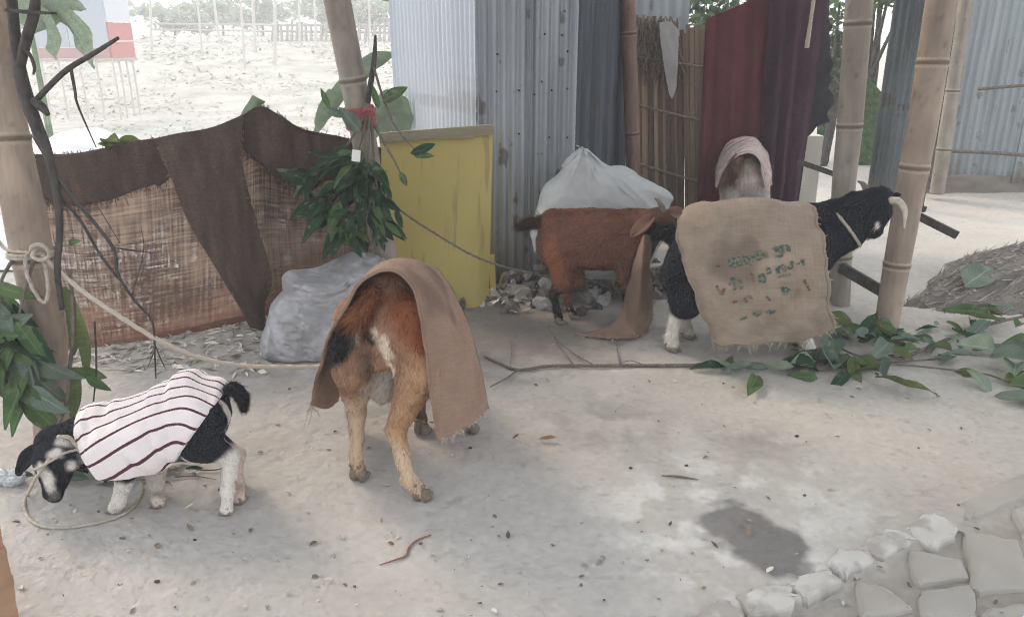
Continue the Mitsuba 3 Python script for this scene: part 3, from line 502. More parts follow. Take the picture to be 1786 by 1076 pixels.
# banana plants
def banana(label, spec, mat):
    k = thing('banana_plant', label, 'banana plant')
    for pts, w in spec:
        P = A3(pts); n = 24; C = catmull(P, n); tg = np.gradient(C, axis=0); x = np.cross(tg, [0, 0.9, 0.35]); x /= np.linalg.norm(x, axis=1, keepdims=True) + 1e-9
        t = np.linspace(0, 1, n); ww = w * np.clip(np.minimum(1, np.sin(math.pi * np.clip(t * 1.02, 0, 1)) * 1.6), .12, 1); nn = np.cross(x, tg); nn /= np.linalg.norm(nn, axis=1, keepdims=True) + 1e-9
        G = np.stack([C + x * (s * ww)[:, None] + nn * (abs(s) * .25 * ww)[:, None] for s in (-1, -.5, 0, .5, 1)], 1); G[:, [0, 4]] += (nfbm(G[:, [0, 4]] * 14, 2, 3) - .5)[..., None] * .02
        m, uv = solid(G, .003); obj('leaf', m, mat, k, 40)
    P = A3([spec[0][0][0], spec[0][0][0]]); P[0] = on(P[0], -.05); obj('stem', tube(P, [.035, .02], 8), mat, k)
banana('banana plant with long pale leaves left of the tin shed', [([(545, 235, 5.2), (590, 165, 5.2), (640, 115, 5.15), (698, 90, 5.1)], .050), ([(548, 235, 5.2), (575, 190, 5.15), (620, 145, 5.1), (655, 118, 5.0)], .03), ([(552, 235, 5.1), (560, 205, 5.05), (575, 170, 5.0), (588, 160, 5.0)], .035)], 'leaf_pale')
banana('clump of pale upright leaves against the brightened tin wall', [([(668, 240, 4.6), (672, 205, 4.6), (680, 180, 4.6), (700, 170, 4.6)], .07), ([(690, 240, 4.6), (694, 210, 4.6), (690, 190, 4.6), (676, 176, 4.6)], .08), ([(655, 240, 4.6), (662, 215, 4.6), (676, 200, 4.6), (704, 200, 4.6)], .06)], 'leaf_pale')
banana('pale banana plant with drooping leaves at top left', [([(55, 60, 7.2), (90, 22, 7.2), (130, 50, 7.0), (165, 120, 6.9)], .10), ([(52, 60, 7.2), (70, 30, 7.2), (85, 60, 7.0), (98, 105, 6.9)], .10), ([(50, 60, 7.2), (60, 10, 7.2), (75, -30, 7.1)], .13), ([(56, 60, 7.2), (90, 20, 7.2), (125, 8, 7.0), (150, 18, 6.9)], .06), ([(660, -30, 6.2), (680, 0, 6.2), (696, 10, 6.2)], .08)][:4], 'leaf_pale')
banana('green banana plant behind the bamboo pole at right', [([(1522, 330, 8.0), (1512, 240, 8.0), (1514, 185, 8.0), (1516, 135, 8.0)], .16), ([(1440, 330, 8.2), (1436, 240, 8.2), (1446, 160, 8.2), (1470, 146, 8.2)], .06)], 'leaf_mid')
k = thing('banana_leaf', 'pale green banana leaf tip at the top left of the tin shed', 'leaf')
G = loft([[at(618, -14, 5.4), at(660, 0, 5.3), at(694, 6, 5.2)], [at(630, -50, 5.4), at(664, -50, 5.3), at(696, -50, 5.2)]], 12, 8); m, uv = solid(G, .003); scene[k] = mikit.ply(m, 'leaf_pale', smooth=40)
# kerb and flagstones
scene['pale_stone'] = bump(pr(proc(lambda p, n, uv: mix(mix([.42, .405, .38], [.56, .55, .53], fbm(p.x * 16, p.y * 16, p.z * 16, 4)), [.28, .255, .23], smoothstep(.5, .75, fbm(p.x * 14, p.y * 14, 4.0, 4)) * .7 + smoothstep(-.002, -.02, p.z) * .6)), .95, .12), lambda p, n, uv: fbm(p.x * 45, p.y * 45, p.z * 45, 4), .005, 2e-3)
scene['dull_stone'] = bump(pr(proc(lambda p, n, uv: mix([.30, .28, .255], [.39, .37, .34], fbm(p.x * 12, p.y * 12, p.z * 12, 4))), .95, .12), lambda p, n, uv: fbm(p.x * 50, p.y * 50, p.z * 50, 4), .006, 2e-3)
def stone(parent, poly, z, th, mat, seed):
    rj = np.random.default_rng(seed); pts = np.array([gr(x, y, z)[:2] for x, y in poly]); n0 = len(pts); c = pts.mean(0); pts = c + (pts - c) * (1.02 if 'kerb' in parent else 1.12)
    L = [pts[i] + (pts[(i + 1) % n0] - pts[i]) * t for i in range(n0) for t in (.06, .28, .5, .72, .94)]; pts = np.array(L) + rj.normal(0, .0032, (len(L), 2)); n = len(pts)
    nx = np.roll(pts, -1, 0) - np.roll(pts, 1, 0); nx = np.stack([nx[:, 1], -nx[:, 0]], 1); nx /= np.linalg.norm(nx, axis=1, keepdims=True); nx *= np.sign(((pts - c) * nx).sum(1, keepdims=True)); tl = rj.normal(0, .05, 2)
    R = []
    for ins, dz in ((-.006, -th), (.0, -.012), (.003, -.004), (.011, .0), (.03, .0015)):
        q = pts - nx * ins if ins < .02 else c + (pts - c) * .62
        R.append(np.column_stack([q, z + dz + (q - c) @ tl + (.007 * (nfbm(np.column_stack([q * 16, 0 * q[:, :1]]), 3, seed) - .5) if dz > -th else 0)]))
    V = np.vstack(R + [[[*c, z + .003]]]); f = []; i = np.arange(n); j = (i + 1) % n
    for k_ in range(len(R) - 1): f += [np.stack([k_ * n + i, k_ * n + j, (k_ + 1) * n + j], 1), np.stack([k_ * n + i, (k_ + 1) * n + j, (k_ + 1) * n + i], 1)]
    f.append(np.stack([(len(R) - 1) * n + i, (len(R) - 1) * n + j, np.full(n, len(R) * n)], 1)); m = trimesh.Trimesh(V, np.vstack(f), process=False); f0 = m.face_normals[-1]; m = trimesh.Trimesh(V, m.faces[:, ::-1], process=False) if f0[2] < 0 else m; obj('stone', m, mat, parent, 32)
scene['pale_stone'] = two(scene['pale_stone']); scene['dull_stone'] = two(scene['dull_stone'])
kb = thing('stone_kerb', 'row of pale kerb stones edging the yard at lower right', 'kerb')
for i, pl in enumerate([[(1195, 1090), (1240, 1047), (1272, 1043), (1300, 1068), (1306, 1092)], [(1285, 1036), (1330, 1020), (1375, 1018), (1395, 1038), (1372, 1058), (1306, 1068)], [(1378, 1015), (1400, 996), (1445, 988), (1468, 1013), (1410, 1045)], [(1436, 976), (1470, 956), (1502, 950), (1530, 970), (1475, 1000), (1455, 992)], [(1499, 947), (1530, 926), (1565, 922), (1602, 938), (1575, 948), (1536, 968)], [(1575, 918), (1610, 896), (1625, 892), (1672, 912), (1665, 932), (1622, 948)], [(1668, 877), (1720, 850), (1798, 826), (1798, 858), (1700, 898), (1682, 900)]]):
    stone(kb, pl, .004 if i < 6 else .003, .10, 'pale_stone' if i < 6 else 'dull_stone', i)
pv = 'stone_paving'; scene_pv = []
kp = thing('stone_paving', 'sunken path of worn flat stones beyond the kerb', 'paving')
for i, pl in enumerate([[(1587, 959), (1604, 1017), (1685, 1003), (1676, 970)], [(1682, 929), (1723, 932), (1774, 939), (1795, 1017), (1702, 1024)], [(1497, 1012), (1536, 1017), (1588, 1058), (1500, 1078)], [(1715, 1085), (1723, 1058), (1798, 1048), (1798, 1090)], [(1762, 886), (1802, 880), (1806, 934), (1784, 934)], [(1610, 1032), (1690, 1022), (1706, 1080), (1612, 1084)]]):
    stone(kp, pl, -.013, .08, 'dull_stone', 30 + i)
# ---------------------------------------------------------------- goats
def leg(J, R): return [(np.asarray(J[i], float), np.asarray(J[i + 1], float), R[i], R[i + 1], .018) for i in range(len(J) - 1)]
def hoof(parent, c, heading, s):
    """Cloven hoof: two pointed toes on the ground, and the dewclaws."""
    h = unit([heading[0], heading[1], 0]); side = np.array([-h[1], h[0], 0]); ms = []
    for sg_ in (-1, 1):
        b = np.array([c[0], c[1], 0.0]) + side * sg_ * .0115 * s; b[2] = height(b[0], b[1])
        P = [b + h * .030 * s + [0, 0, .004], b + h * .012 * s + [0, 0, .010 * s], b - h * .010 * s + [0, 0, .014 * s], b - h * .004 * s + [0, 0, .034 * s]]
        ms.append(tube(P, np.array([.004, .0105, .0125, .011]) * s, 8, 9)); q = b - h * .020 * s + [0, 0, .050 * s]
        if s > .95: ms.append(trimesh.creation.icosphere(1, .006 * s).apply_translation(q))
    return obj('hoof', cat(ms), 'hoof_horn', parent, 45)
def ear_mesh(o, d, up, L, W, curl=.3):
    n = 12; t = np.linspace(0, 1, n); w = W * np.sin(math.pi * np.clip(.12 + .88 * t, 0, 1)) ** .7; M = frame(o, d, up)
    G = np.stack([np.stack([t * L, s * w, -curl * L * t ** 2 + (abs(s) - .5) * W * .7], 1) for s in np.linspace(-1, 1, 7)], 1); G = G @ M[:3, :3].T + M[:3, 3]
    return solid(G, .006)[0]
def goat(key, body, legs, hoofs, colour, h, furn, furL, flow, seed, heading, hs=1.0, furw=.0024, k=.045, where=None, cut=None):
    prims = [(np.asarray(a, float), np.asarray(b, float), ra, rb) + ((kk,) if kk else ()) for a, b, ra, rb, kk in body]
    for L in legs: prims += L
    m = sdf(prims, h, k, disp=lambda p: (nfbm(p * 26, 2, seed) - .5) * .010 + (nfbm(p * 75, 2, seed + 1) - .5) * .004)
    soften(m, 4)
    obj('body', m, 'coat', key, True, color=np.clip(colour(m.vertices), 0, 1))
    fm, fc = fur(m, colour, furn, furL, furw, flow, seed, where=where); obj('hair', fm, 'coat', key, kind='stuff', color=fc)
    for c in hoofs: hoof(key, c, heading, hs)
    return m
def tail(key, P, R, colour, seed, n=900, L=.03):
    m = tube(P, R, 10, 16); obj('tail', m, 'coat', key, True, color=colour(m.vertices)); d = unit(np.asarray(P[-1], float) - P[0])
    fm, fc = fur(m, colour, n, L, .0026, lambda p: np.tile(d, (len(p), 1)), seed, lift=.5); obj('tail_hair', fm, 'coat', key, kind='stuff', color=fc)
def eyes(key, poll, muz, side, s):
    for sg_ in (-1, 1):
        m = trimesh.creation.icosphere(2, .0105 * s); m.apply_translation(poll + (muz - poll) * .30 + np.asarray(side) * sg_); obj('eye', m, 'eye_black', key, True)
def v(*a): return np.array(a, float)
down = v(0, 0, -1)
BLK, WHT, CRM = [.012, .014, .020], [.60, .565, .52], [.50, .41, .32]

# -- brown goat seen from behind, under the brown sacking
ga_ = thing('goat', 'brown goat seen from behind with pale rump patch and brown sacking on its back', 'goat')
HA = unit(v(.13, .40, 0)); pel, rmp = at(674, 572, 2.08), at(676, 512, 2.10); belly, chest, with_ = at(708, 588, 2.28), at(728, 575, 2.50), at(722, 500, 2.50)
rh = gr(738, 874); lh = gr(628, 838); rf, lf = gr(822, 755), gr(738, 757)
hipR, hipL = at(716, 560, 2.05), at(632, 562, 2.08)
L1 = [hipR, at(733, 640, 2.0), at(690, 752, 2.03), at(712, 838, 1.955), rh + v(-.006, .004, .03)]
L2 = [hipL, at(618, 640, 2.06), at(622, 718, 2.13), at(622, 795, 2.06), lh + v(0, 0, .03)]
L3 = [at(775, 590, 2.46), at(795, 650, 2.42), at(808, 700, 2.42), at(818, 730, 2.40), rf + v(0, 0, .03)]
L4 = [at(690, 600, 2.48), at(715, 660, 2.42), at(728, 705, 2.42), at(735, 732, 2.40), lf + v(0, 0, .03)]
RH, RF = [.080, .062, .027, .0185, .0215], [.058, .042, .024, .017, .021]
headp, muzp = at(712, 590, 2.78), at(690, 690, 2.80)
bodyA = [(pel, belly, .098, .108, 0), (belly, chest, .108, .102, 0), (rmp, with_, .058, .060, 0), (rmp, pel, .06, .085, 0), (chest, at(725, 560, 2.68), .085, .06, 0), (at(725, 560, 2.68), headp, .06, .05, 0), (headp, muzp, .048, .027, 0), (at(672, 640, 2.12), at(668, 680, 2.13), .050, .040, .03), (at(655, 560, 2.0), at(661, 640, 2.0), .020, .016, .03), (at(690, 560, 2.0), at(693, 640, 2.0), .022, .018, .03)]
colA = patches([.265, .152, .100], [(at(700, 520, 2.0), at(735, 600, 1.98), .05, [.21, .075, .034], .6), (at(652, 578, 1.97), at(662, 604, 1.96), .011, [.58, .48, .39], .5), (at(670, 590, 1.97), at(684, 655, 1.98), .010, [.60, .50, .40], .5),
    (at(668, 640, 2.08), at(665, 690, 2.08), .060, [.42, .37, .33], .4), (at(640, 620, 2.0), at(640, 660, 2.0), .022, [.13, .085, .06], .7), (at(622, 700, 2.1), at(625, 830, 2.0), .05, [.47, .345, .24], .5), (at(700, 770, 2.0), at(728, 860, 1.93), .05, [.50, .37, .26], .45), (at(738, 665, 1.95), at(705, 745, 2.0), .055, [.38, .225, .13], .7), (at(740, 875, 1.9), at(730, 862, 1.9), .03, [.55, .48, .40], .4), (at(650, 590, 1.98), at(636, 585, 1.98), .016, [.05, .035, .03], .5),
    (at(728, 735, 2.4), at(735, 760, 2.38), .06, [.10, .07, .055], .4), (at(812, 735, 2.4), at(822, 760, 2.38), .05, [.5, .45, .4], .4)], 3)
mA = goat(ga_, bodyA, [leg(L1, RH), leg(L2, RH), leg(L3, RF), leg(L4, RF)], [rh, lh, rf, lf], colA, .0078, 15000, .019, lambda p: np.tile(down - HA * .25, (len(p), 1)), 5, HA, 1.15, where=lambda p: p[:, 1] < 2.3)
ta = [at(652, 505, 2.02), at(632, 545, 1.97), at(608, 580, 1.95), at(588, 625, 1.96)]
tail(ga_, ta, [.024, .024, .026, .012], patches([.20, .08, .04], [(ta[2] + v(-.01, 0, -.02), ta[3], .055, [.018, .018, .022], .35), (at(628, 585, 1.95), at(622, 572, 1.95), .014, [.6, .52, .45], .5)], 8), 9, 1600, .04)
for sg_ in (-1, 1): obj('ear', ear_mesh(headp + v(.04 * sg_, 0, .01), v(.8 * sg_, -.1, -.5), v(0, -1, .2), .12, .03), 'coat', ga_, True, color=None) if False else None
for sg_ in (-1, 1):
    m = ear_mesh(headp + v(.04 * sg_, 0, .01), v(.5 * sg_, -.1, -.8), v(0, -1, .2), .10, .03); obj('ear', m, 'coat', ga_, True, color=colA(m.vertices))
eyes(ga_, headp, muzp, v(.04, .0, .0), 1.0)

# -- black and white kid in the striped jersey
gk = thing('goat', 'small black and white goat kid in a striped jersey with its head down', 'goat')
HK = v(-1, 0, 0); kp_, kr, kb_, kc, kw = at(352, 722, 1.99), at(372, 683, 1.99), at(275, 748, 1.97), at(195, 770, 1.95), at(180, 738, 1.96)
kpoll, kmuz = at(98, 775, 1.93), at(93, 857, 1.845)
kh = [gr(397, 897), gr(418, 878), gr(202, 896), gr(277, 884)]
K1 = [at(358, 725, 1.93), at(350, 772, 1.90), at(402, 797, 1.93), at(397, 858, 1.905), kh[0] + v(.0, 0, .02)]
K2 = [at(362, 720, 2.04), at(355, 765, 2.05), at(413, 792, 2.06), at(414, 850, 2.03), kh[1] + v(0, 0, .02)]
K3 = [at(205, 770, 1.90), at(222, 806, 1.89), at(216, 842, 1.89), at(207, 876, 1.885), kh[2] + v(0, 0, .02)]
K4 = [at(225, 775, 1.99), at(268, 810, 2.0), at(273, 842, 1.985), at(277, 866, 1.97), kh[3] + v(0, 0, .02)]
KH, KF = [.062, .050, .021, .0165, .019], [.046, .034, .020, .0165, .019]
bodyK = [(kp_, kb_, .078, .088, 0), (kb_, kc, .088, .078, 0), (kr, at(335, 690, 1.98), .040, .048, 0), (at(335, 690, 1.98), kw, .048, .042, 0), (kc, at(140, 770, 1.94), .062, .048, 0), (kw, kpoll, .045, .040, 0), (at(140, 770, 1.94), kpoll, .048, .044, 0),
    (kpoll, at(97, 805, 1.885), .042, .044, .03), (at(97, 805, 1.885), kmuz, .042, .025, .03), (at(98, 830, 1.88), at(96, 862, 1.86), .030, .018, .02), (at(75, 800, 1.87), at(68, 812, 1.87), .014, .010, .02), (at(120, 800, 1.87), at(127, 812, 1.87), .014, .010, .02)]
colK = patches(BLK, [(at(70, 815, 1.84), at(88, 852, 1.82), .016, WHT, .4), (at(124, 812, 1.84), at(128, 818, 1.85), .017, WHT, .35), (at(92, 792, 1.86), at(100, 789, 1.86), .013, [.55, .52, .5], .5), (at(100, 765, 1.88), at(128, 775, 1.90), .012, [.5, .47, .45], .6), (at(110, 842, 1.83), at(112, 845, 1.83), .008, [.5, .47, .45], .5), (at(96, 862, 1.83), at(94, 866, 1.83), .014, [.12, .10, .10], .4),
    (at(392, 700, 1.93), at(398, 770, 1.95), .016, WHT, .35), (at(398, 770, 1.95), at(412, 795, 1.96), .020, WHT, .35), (at(403, 815, 1.92), kh[0], .055, WHT, .2), (at(413, 800, 2.05), kh[1], .048, [.55, .45, .40], .25), (at(213, 862, 1.88), kh[2], .050, WHT, .2), (at(272, 815, 1.98), kh[3], .060, [.52, .47, .42], .2), (at(180, 800, 1.9), at(160, 795, 1.9), .03, [.5, .45, .4], .5)], 4, .010)
mK = goat(gk, bodyK, [leg(K1, KH), leg(K2, KH), leg(K3, KF), leg(K4, KF)], kh, colK, .0062, 15000, .011, lambda p: np.tile(down * .9 - HK * .5, (len(p), 1)), 6, HK, .72, .0020, .032)
tk = [at(394, 682, 1.97), at(408, 676, 1.965), at(421, 693, 1.96), at(424, 716, 1.96)]; tail(gk, tk, [.012, .017, .018, .007], patches(BLK, [], 4), 12, 1300, .016)
for sg_, d_ in ((-1, v(-.6, -.45, -.5)), (1, v(.7, -.5, -.35))):
    m = ear_mesh(kpoll + v(.036 * sg_, -.02, .0), d_, v(0, -.6, 1), .085, .026); obj('ear', m, 'coat', gk, True, color=np.tile(BLK, (len(m.vertices), 1)) * (.8 + .5 * nfbm(m.vertices * 40, 2, 1))[:, None])
eyes(gk, kpoll, kmuz, v(.034, -.028, .0), .85)
# jersey: the trunk grown by the cloth, cut at neck and rump, with a sleeve; stripes run along the trunk
sleeve = [(at(200, 775, 1.90), at(216, 812, 1.875), .052, .046, .02), (at(330, 730, 1.95), at(265, 772, 1.92), .072, .080, .03), (at(260, 775, 1.92), at(212, 790, 1.90), .078, .060, .03), (K1[0], K1[1], .064, .056, .03)]
n1, n2 = unit(v(-.90, -.1, -.35)), unit(v(.80, 0, -.60)); c1, c2 = at(138, 752, 1.92), at(377, 704, 1.93); hz0 = at(205, 822, 1.87); hz1 = at(300, 805, 1.9)
hn = unit(np.cross(hz1 - hz0, v(0, 1, 0))); hn = hn if hn[2] < 0 else -hn
def clipJ(p): return np.maximum.reduce([(p - c1) @ n1, (p - c2) @ n2, (p - hz0) @ hn])
jp = [(np.asarray(a), np.asarray(b), ra, rb) for a, b, ra, rb, _ in bodyK[:6]] + sleeve
fold = lambda p: (nfbm(np.stack([p[..., 0] * 14 + p[..., 2] * 9, p[..., 1] * 7, p[..., 2] * 5], -1), 2, 3) - .5) * .030 + (nfbm(np.stack([p[..., 0] * 42 + p[..., 2] * 16, p[..., 1] * 10, p[..., 2] * 9], -1), 2, 6) - .5) * .020
mj = sdf(jp, .0052, .03, grow=.010, clip=clipJ, disp=fold); soften(mj, 3)
ax0, ax1 = at(140, 770, 1.95), at(395, 712, 1.985); spine = catmull(np.array([at(140, 738, 1.95), at(165, 722, 1.95), at(240, 675, 1.95), at(300, 652, 1.95), at(345, 648, 1.95), at(400, 676, 1.95)]), 60)
V = mj.vertices; zs = np.interp(V[:, 0], spine[:, 0], spine[:, 2]); dz = zs - V[:, 2]; uvj = np.stack([V[:, 0], .105 * np.arctan2(np.abs(V[:, 1] - 1.965) * 1.05, .105 - dz)], 1)
scene['jersey_knit'] = bump(pr(proc(lambda p, n, uv: mix(mix([.66, .60, .60], [.74, .69, .69], fbm(p.x * 40, p.y * 40, p.z * 40)), [.085, .030, .042], smoothstep(.098, .062, dr.abs((uv.y + .004) / .0385 - dr.floor((uv.y + .004) / .0385) - .5)) * smoothstep(.004, .008, uv.y + .004)))
    , .95, .1, sheen=.3), lambda p, n, uv: fbm(p.x * 300, p.y * 300, p.z * 300, 2), .0015, 1e-3)
scene['jersey_knit'] = two(scene['jersey_knit'])
obj('jersey', mj, 'jersey_knit', gk, True, uv=uvj, label='white jersey with thin maroon stripes')

# -- brown kid by the plastic bag
gc = thing('goat', 'small reddish brown goat with black lower legs before the plastic bag', 'goat')
cp, cr, cb, cc_, cw = at(978, 428, 3.46), at(965, 388, 3.47), at(1040, 420, 3.46), at(1095, 430, 3.46), at(1105, 390, 3.46)
ch = [gr(977, 566), gr(1000, 556), gr(1098, 568), gr(1118, 558)]
C1 = [at(975, 440, 3.40), at(982, 492, 3.38), at(966, 512, 3.43), at(972, 545, 3.41), ch[0] + v(0, 0, .02)]
C2 = [at(995, 440, 3.52), at(1003, 490, 3.52), at(987, 508, 3.55), at(994, 538, 3.50), ch[1] + v(0, 0, .02)]
C3 = [at(1092, 445, 3.40), at(1088, 482, 3.40), at(1095, 520, 3.40), at(1097, 548, 3.40), ch[2] + v(0, 0, .02)]
C4 = [at(1102, 445, 3.52), at(1105, 482, 3.52), at(1112, 515, 3.50), at(1116, 540, 3.48), ch[3] + v(0, 0, .02)]
cpoll, cmuz = at(1150, 383, 3.36), at(1183, 428, 3.30)
bodyC = [(cp, cb, .112, .118, 0), (cb, cc_, .118, .115, 0), (cr, cw, .062, .060, 0), (cc_, at(1132, 405, 3.40), .085, .06, 0), (cw, cpoll, .055, .048, 0), (cpoll, at(1162, 400, 3.34), .048, .044, .02), (at(1162, 400, 3.34), cmuz, .044, .026, .02)]
colC = patches([.135, .060, .043], [(at(950, 372, 3.45), at(1110, 372, 3.45), .035, [.085, .035, .022], .8), (at(960, 440, 3.35), at(970, 480, 3.35), .04, [.21, .085, .045], .6), (at(970, 505, 3.4), at(972, 530, 3.4), .05, [.06, .032, .026], .5), (at(972, 532, 3.4), at(1000, 560, 3.5), .05, [.014, .013, .014], .4), (at(1095, 530, 3.4), at(1110, 565, 3.4), .08, [.014, .013, .014], .4), (at(1150, 402, 3.34), at(1188, 430, 3.28), .062, [.014, .014, .017], .35), (at(1150, 366, 3.36), at(1180, 372, 3.34), .028, [.09, .045, .032], .5), (at(1120, 440, 3.4), at(1150, 450, 3.38), .05, [.02, .016, .016], .5)], 5)
goat(gc, bodyC, [leg(C1, [.068, .044, .020, .0145, .018]), leg(C2, [.068, .044, .020, .0145, .018]), leg(C3, [.050, .034, .020, .0145, .018]), leg(C4, [.052, .038, .023, .016, .020])], ch, colC, .0085, 11000, .018, lambda p: np.tile(v(-.7, 0, -.7), (len(p), 1)), 7, v(1, -.15, 0), 1.0, .0030)
tail(gc, [at(955, 392, 3.47), at(938, 388, 3.47), at(922, 392, 3.47), at(905, 398, 3.46)], [.026, .026, .020, .010], patches([.045, .026, .022], [], 4), 14, 1300, .04)
for o, d_ in ((at(1138, 378, 3.33), v(-.75, -.2, -.62)), (at(1165, 372, 3.38), v(.7, .4, -.1))):
    m = ear_mesh(o, d_, v(-.5, -.8, .4), .125, .030, .12); obj('ear', m, 'coat', gc, True, color=np.array([.22, .125, .09]) * (.7 + .6 * nfbm(m.vertices * 30, 2, 1))[:, None])
for sg_ in (-1, 1):
    m = tube([cpoll + v(.012, .022 * sg_, .035), cpoll + v(0, .03 * sg_, .07), cpoll + v(-.02, .035 * sg_, .085)], [.013, .010, .003], 8, 8); obj('horn', m, 'hoof_horn', gc, 50)
eyes(gc, cpoll, cmuz, v(.0, -.040, .0), 1.0)

# -- black goat with the lettered sack
gb = thing('goat', 'black goat with white lower legs raising its head beside the leaning bamboo pole', 'goat')
bp, br, bb, bc, bw = at(1206, 462, 3.14), at(1206, 412, 3.15), at(1310, 445, 3.14), at(1400, 440, 3.14), at(1400, 388, 3.15)
bpoll, bmuz = at(1535, 345, 3.12), at(1527, 402, 3.05)
bh = [gr(1172, 611), gr(1200, 590), gr(1411, 624), gr(1388, 600)]
B1 = [at(1188, 480, 3.07), at(1196, 530, 3.04), at(1182, 542, 3.11), at(1170, 588, 3.10), bh[0] + v(0, 0, .03)]
B2 = [at(1195, 470, 3.22), at(1210, 520, 3.24), at(1196, 535, 3.27), at(1196, 570, 3.23), bh[1] + v(0, 0, .03)]
B3 = [at(1400, 470, 3.06), at(1396, 528, 3.05), at(1402, 570, 3.06), at(1408, 600, 3.04), bh[2] + v(0, 0, .03)]
B4 = [at(1395, 470, 3.22), at(1385, 520, 3.2), at(1386, 560, 3.2), at(1388, 582, 3.19), bh[3] + v(0, 0, .03)]
bodyB = [(bp, bb, .112, .135, 0), (bb, bc, .135, .12, 0), (br, bw, .060, .060, 0), (bc, at(1470, 400, 3.13), .10, .085, 0), (bw, at(1500, 362, 3.13), .060, .060, 0), (at(1470, 400, 3.13), at(1525, 362, 3.12), .080, .055, 0), (bpoll, at(1533, 372, 3.08), .038, .042, .03), (at(1533, 372, 3.08), bmuz, .040, .026, .02), (at(1500, 360, 3.13), bpoll, .052, .036, .03), (bmuz, at(1522, 414, 3.05), .020, .008, .02)]
colB = patches(BLK, [(at(1530, 395, 3.02), at(1533, 393, 3.02), .013, [.55, .5, .46], .4), (at(1178, 565, 3.08), bh[0], .060, WHT, .3), (at(1198, 548, 3.24), bh[1], .060, [.5, .46, .42], .25), (at(1402, 560, 3.05), bh[2], .075, WHT, .2), (at(1386, 560, 3.2), bh[3], .06, [.5, .46, .42], .25)], 6)
goat(gb, bodyB, [leg(B1, [.085, .060, .030, .023, .026]), leg(B2, [.085, .060, .030, .023, .026]), leg(B3, [.062, .045, .027, .022, .026]), leg(B4, [.062, .045, .027, .022, .026])], bh, colB, .0085, 13000, .024, lambda p: np.tile(v(-.6, 0, -.75), (len(p), 1)), 8, v(.5, -.6, 0), 1.2, .0030)
m = tube([at(1552, 350, 3.08), at(1567, 352, 3.05), at(1578, 368, 3.02), at(1577, 398, 3.0)], [.016, .015, .011, .003], 10, 16); obj('horn', m, 'pale_horn', gb, True, label='pale horn curving down in front of the pole')
m = tube([at(1512, 335, 3.20), at(1506, 322, 3.22), at(1496, 316, 3.24)], [.014, .011, .003], 10, 12); obj('horn', m, 'hoof_horn', gb, True)
for o, d_ in ((at(1510, 345, 3.07), v(-.8, -.3, -.15)), (at(1556, 338, 3.17), v(.5, .7, -.1))):
    m = ear_mesh(o, d_, v(0, -.5, 1), .10, .026, .2); obj('ear', m, 'coat', gb, True, color=np.tile(BLK, (len(m.vertices), 1)))
eyes(gb, bpoll, bmuz, v(.018, -.036, .0), 1.0)
m = tube([at(1462, 362, 3.06), at(1468, 385, 3.03), at(1478, 408, 3.035), at(1484, 428, 3.06)], .006, 6, 14); 
k = thing('collar', 'grey cord collar round the black goat\'s neck', 'collar')
ca, cb2 = at(1472, 395, 3.13), unit(at(1525, 362, 3.12) - at(1470, 400, 3.13)); xx = unit(np.cross(cb2, v(0, 1, 0))); yv = np.cross(cb2, xx); th = np.linspace(0, 2 * math.pi, 30)
scene[k] = mikit.ply(tube(ca + (xx[None] * np.cos(th)[:, None] + yv[None] * np.sin(th)[:, None]) * .099, .006, 6, 40, rope=.15, caps=False), 'rope_fibre', smooth=40)

# -- pale goat behind, seen from the rear
ge = thing('goat', 'pale pinkish goat seen from behind in front of the maroon curtain', 'goat')
ep, er, eb, ec = at(1298, 316, 4.62), at(1298, 288, 4.66), at(1304, 305, 4.85), at(1308, 298, 5.02); ew = at(1304, 266, 5.0)
def lowp(px, Y, z): p = at(px, 350, Y); p[2] = z; return p
EL = [[at(1276, 310, 4.62), lowp(1272, 4.58, .33), lowp(1276, 4.64, .22), lowp(1275, 4.60, .09), lowp(1275, 4.57, .03)], [at(1322, 310, 4.60), lowp(1326, 4.58, .33), lowp(1322, 4.64, .22), lowp(1323, 4.60, .09), lowp(1324, 4.57, .03)], [at(1290, 320, 4.98), lowp(1290, 4.96, .30), lowp(1290, 4.97, .18), lowp(1290, 4.96, .03)], [at(1325, 320, 4.98), lowp(1327, 4.96, .30), lowp(1327, 4.97, .18), lowp(1327, 4.96, .03)]]
ehd = at(1312, 320, 5.22)
bodyE = [(ep, eb, .108, .120, 0), (at(1299, 296, 4.60), at(1300, 304, 4.6), .070, .085, 0), (eb, ec, .128, .115, 0), (er, ew, .060, .058, 0), (ec, ehd, .07, .05, 0), (ehd, ehd + v(0, .05, -.12), .048, .03, 0)]
colE = patches([.52, .42, .375], [(at(1256, 275, 4.5), at(1262, 325, 4.5), .075, [.135, .08, .062], .35), (at(1275, 350, 4.5), at(1340, 350, 4.5), .075, [.36, .345, .32], .5)], 9, .03)
goat(ge, bodyE, [leg(EL[0], [.075, .05, .025, .018, .022]), leg(EL[1], [.075, .05, .025, .018, .022]), leg(EL[2], [.055, .04, .024, .02]), leg(EL[3], [.055, .04, .024, .02])], [EL[0][-1], EL[1][-1], EL[2][-1], EL[3][-1]], colE, .0095, 9000, .026, lambda p: np.tile(down, (len(p), 1)), 9, v(0, 1, 0), 1.0, .0036)
tail(ge, [at(1288, 276, 4.50), at(1281, 292, 4.45), at(1277, 318, 4.46)], [.030, .034, .012], patches([.12, .07, .055], [], 2), 4, 900, .04)

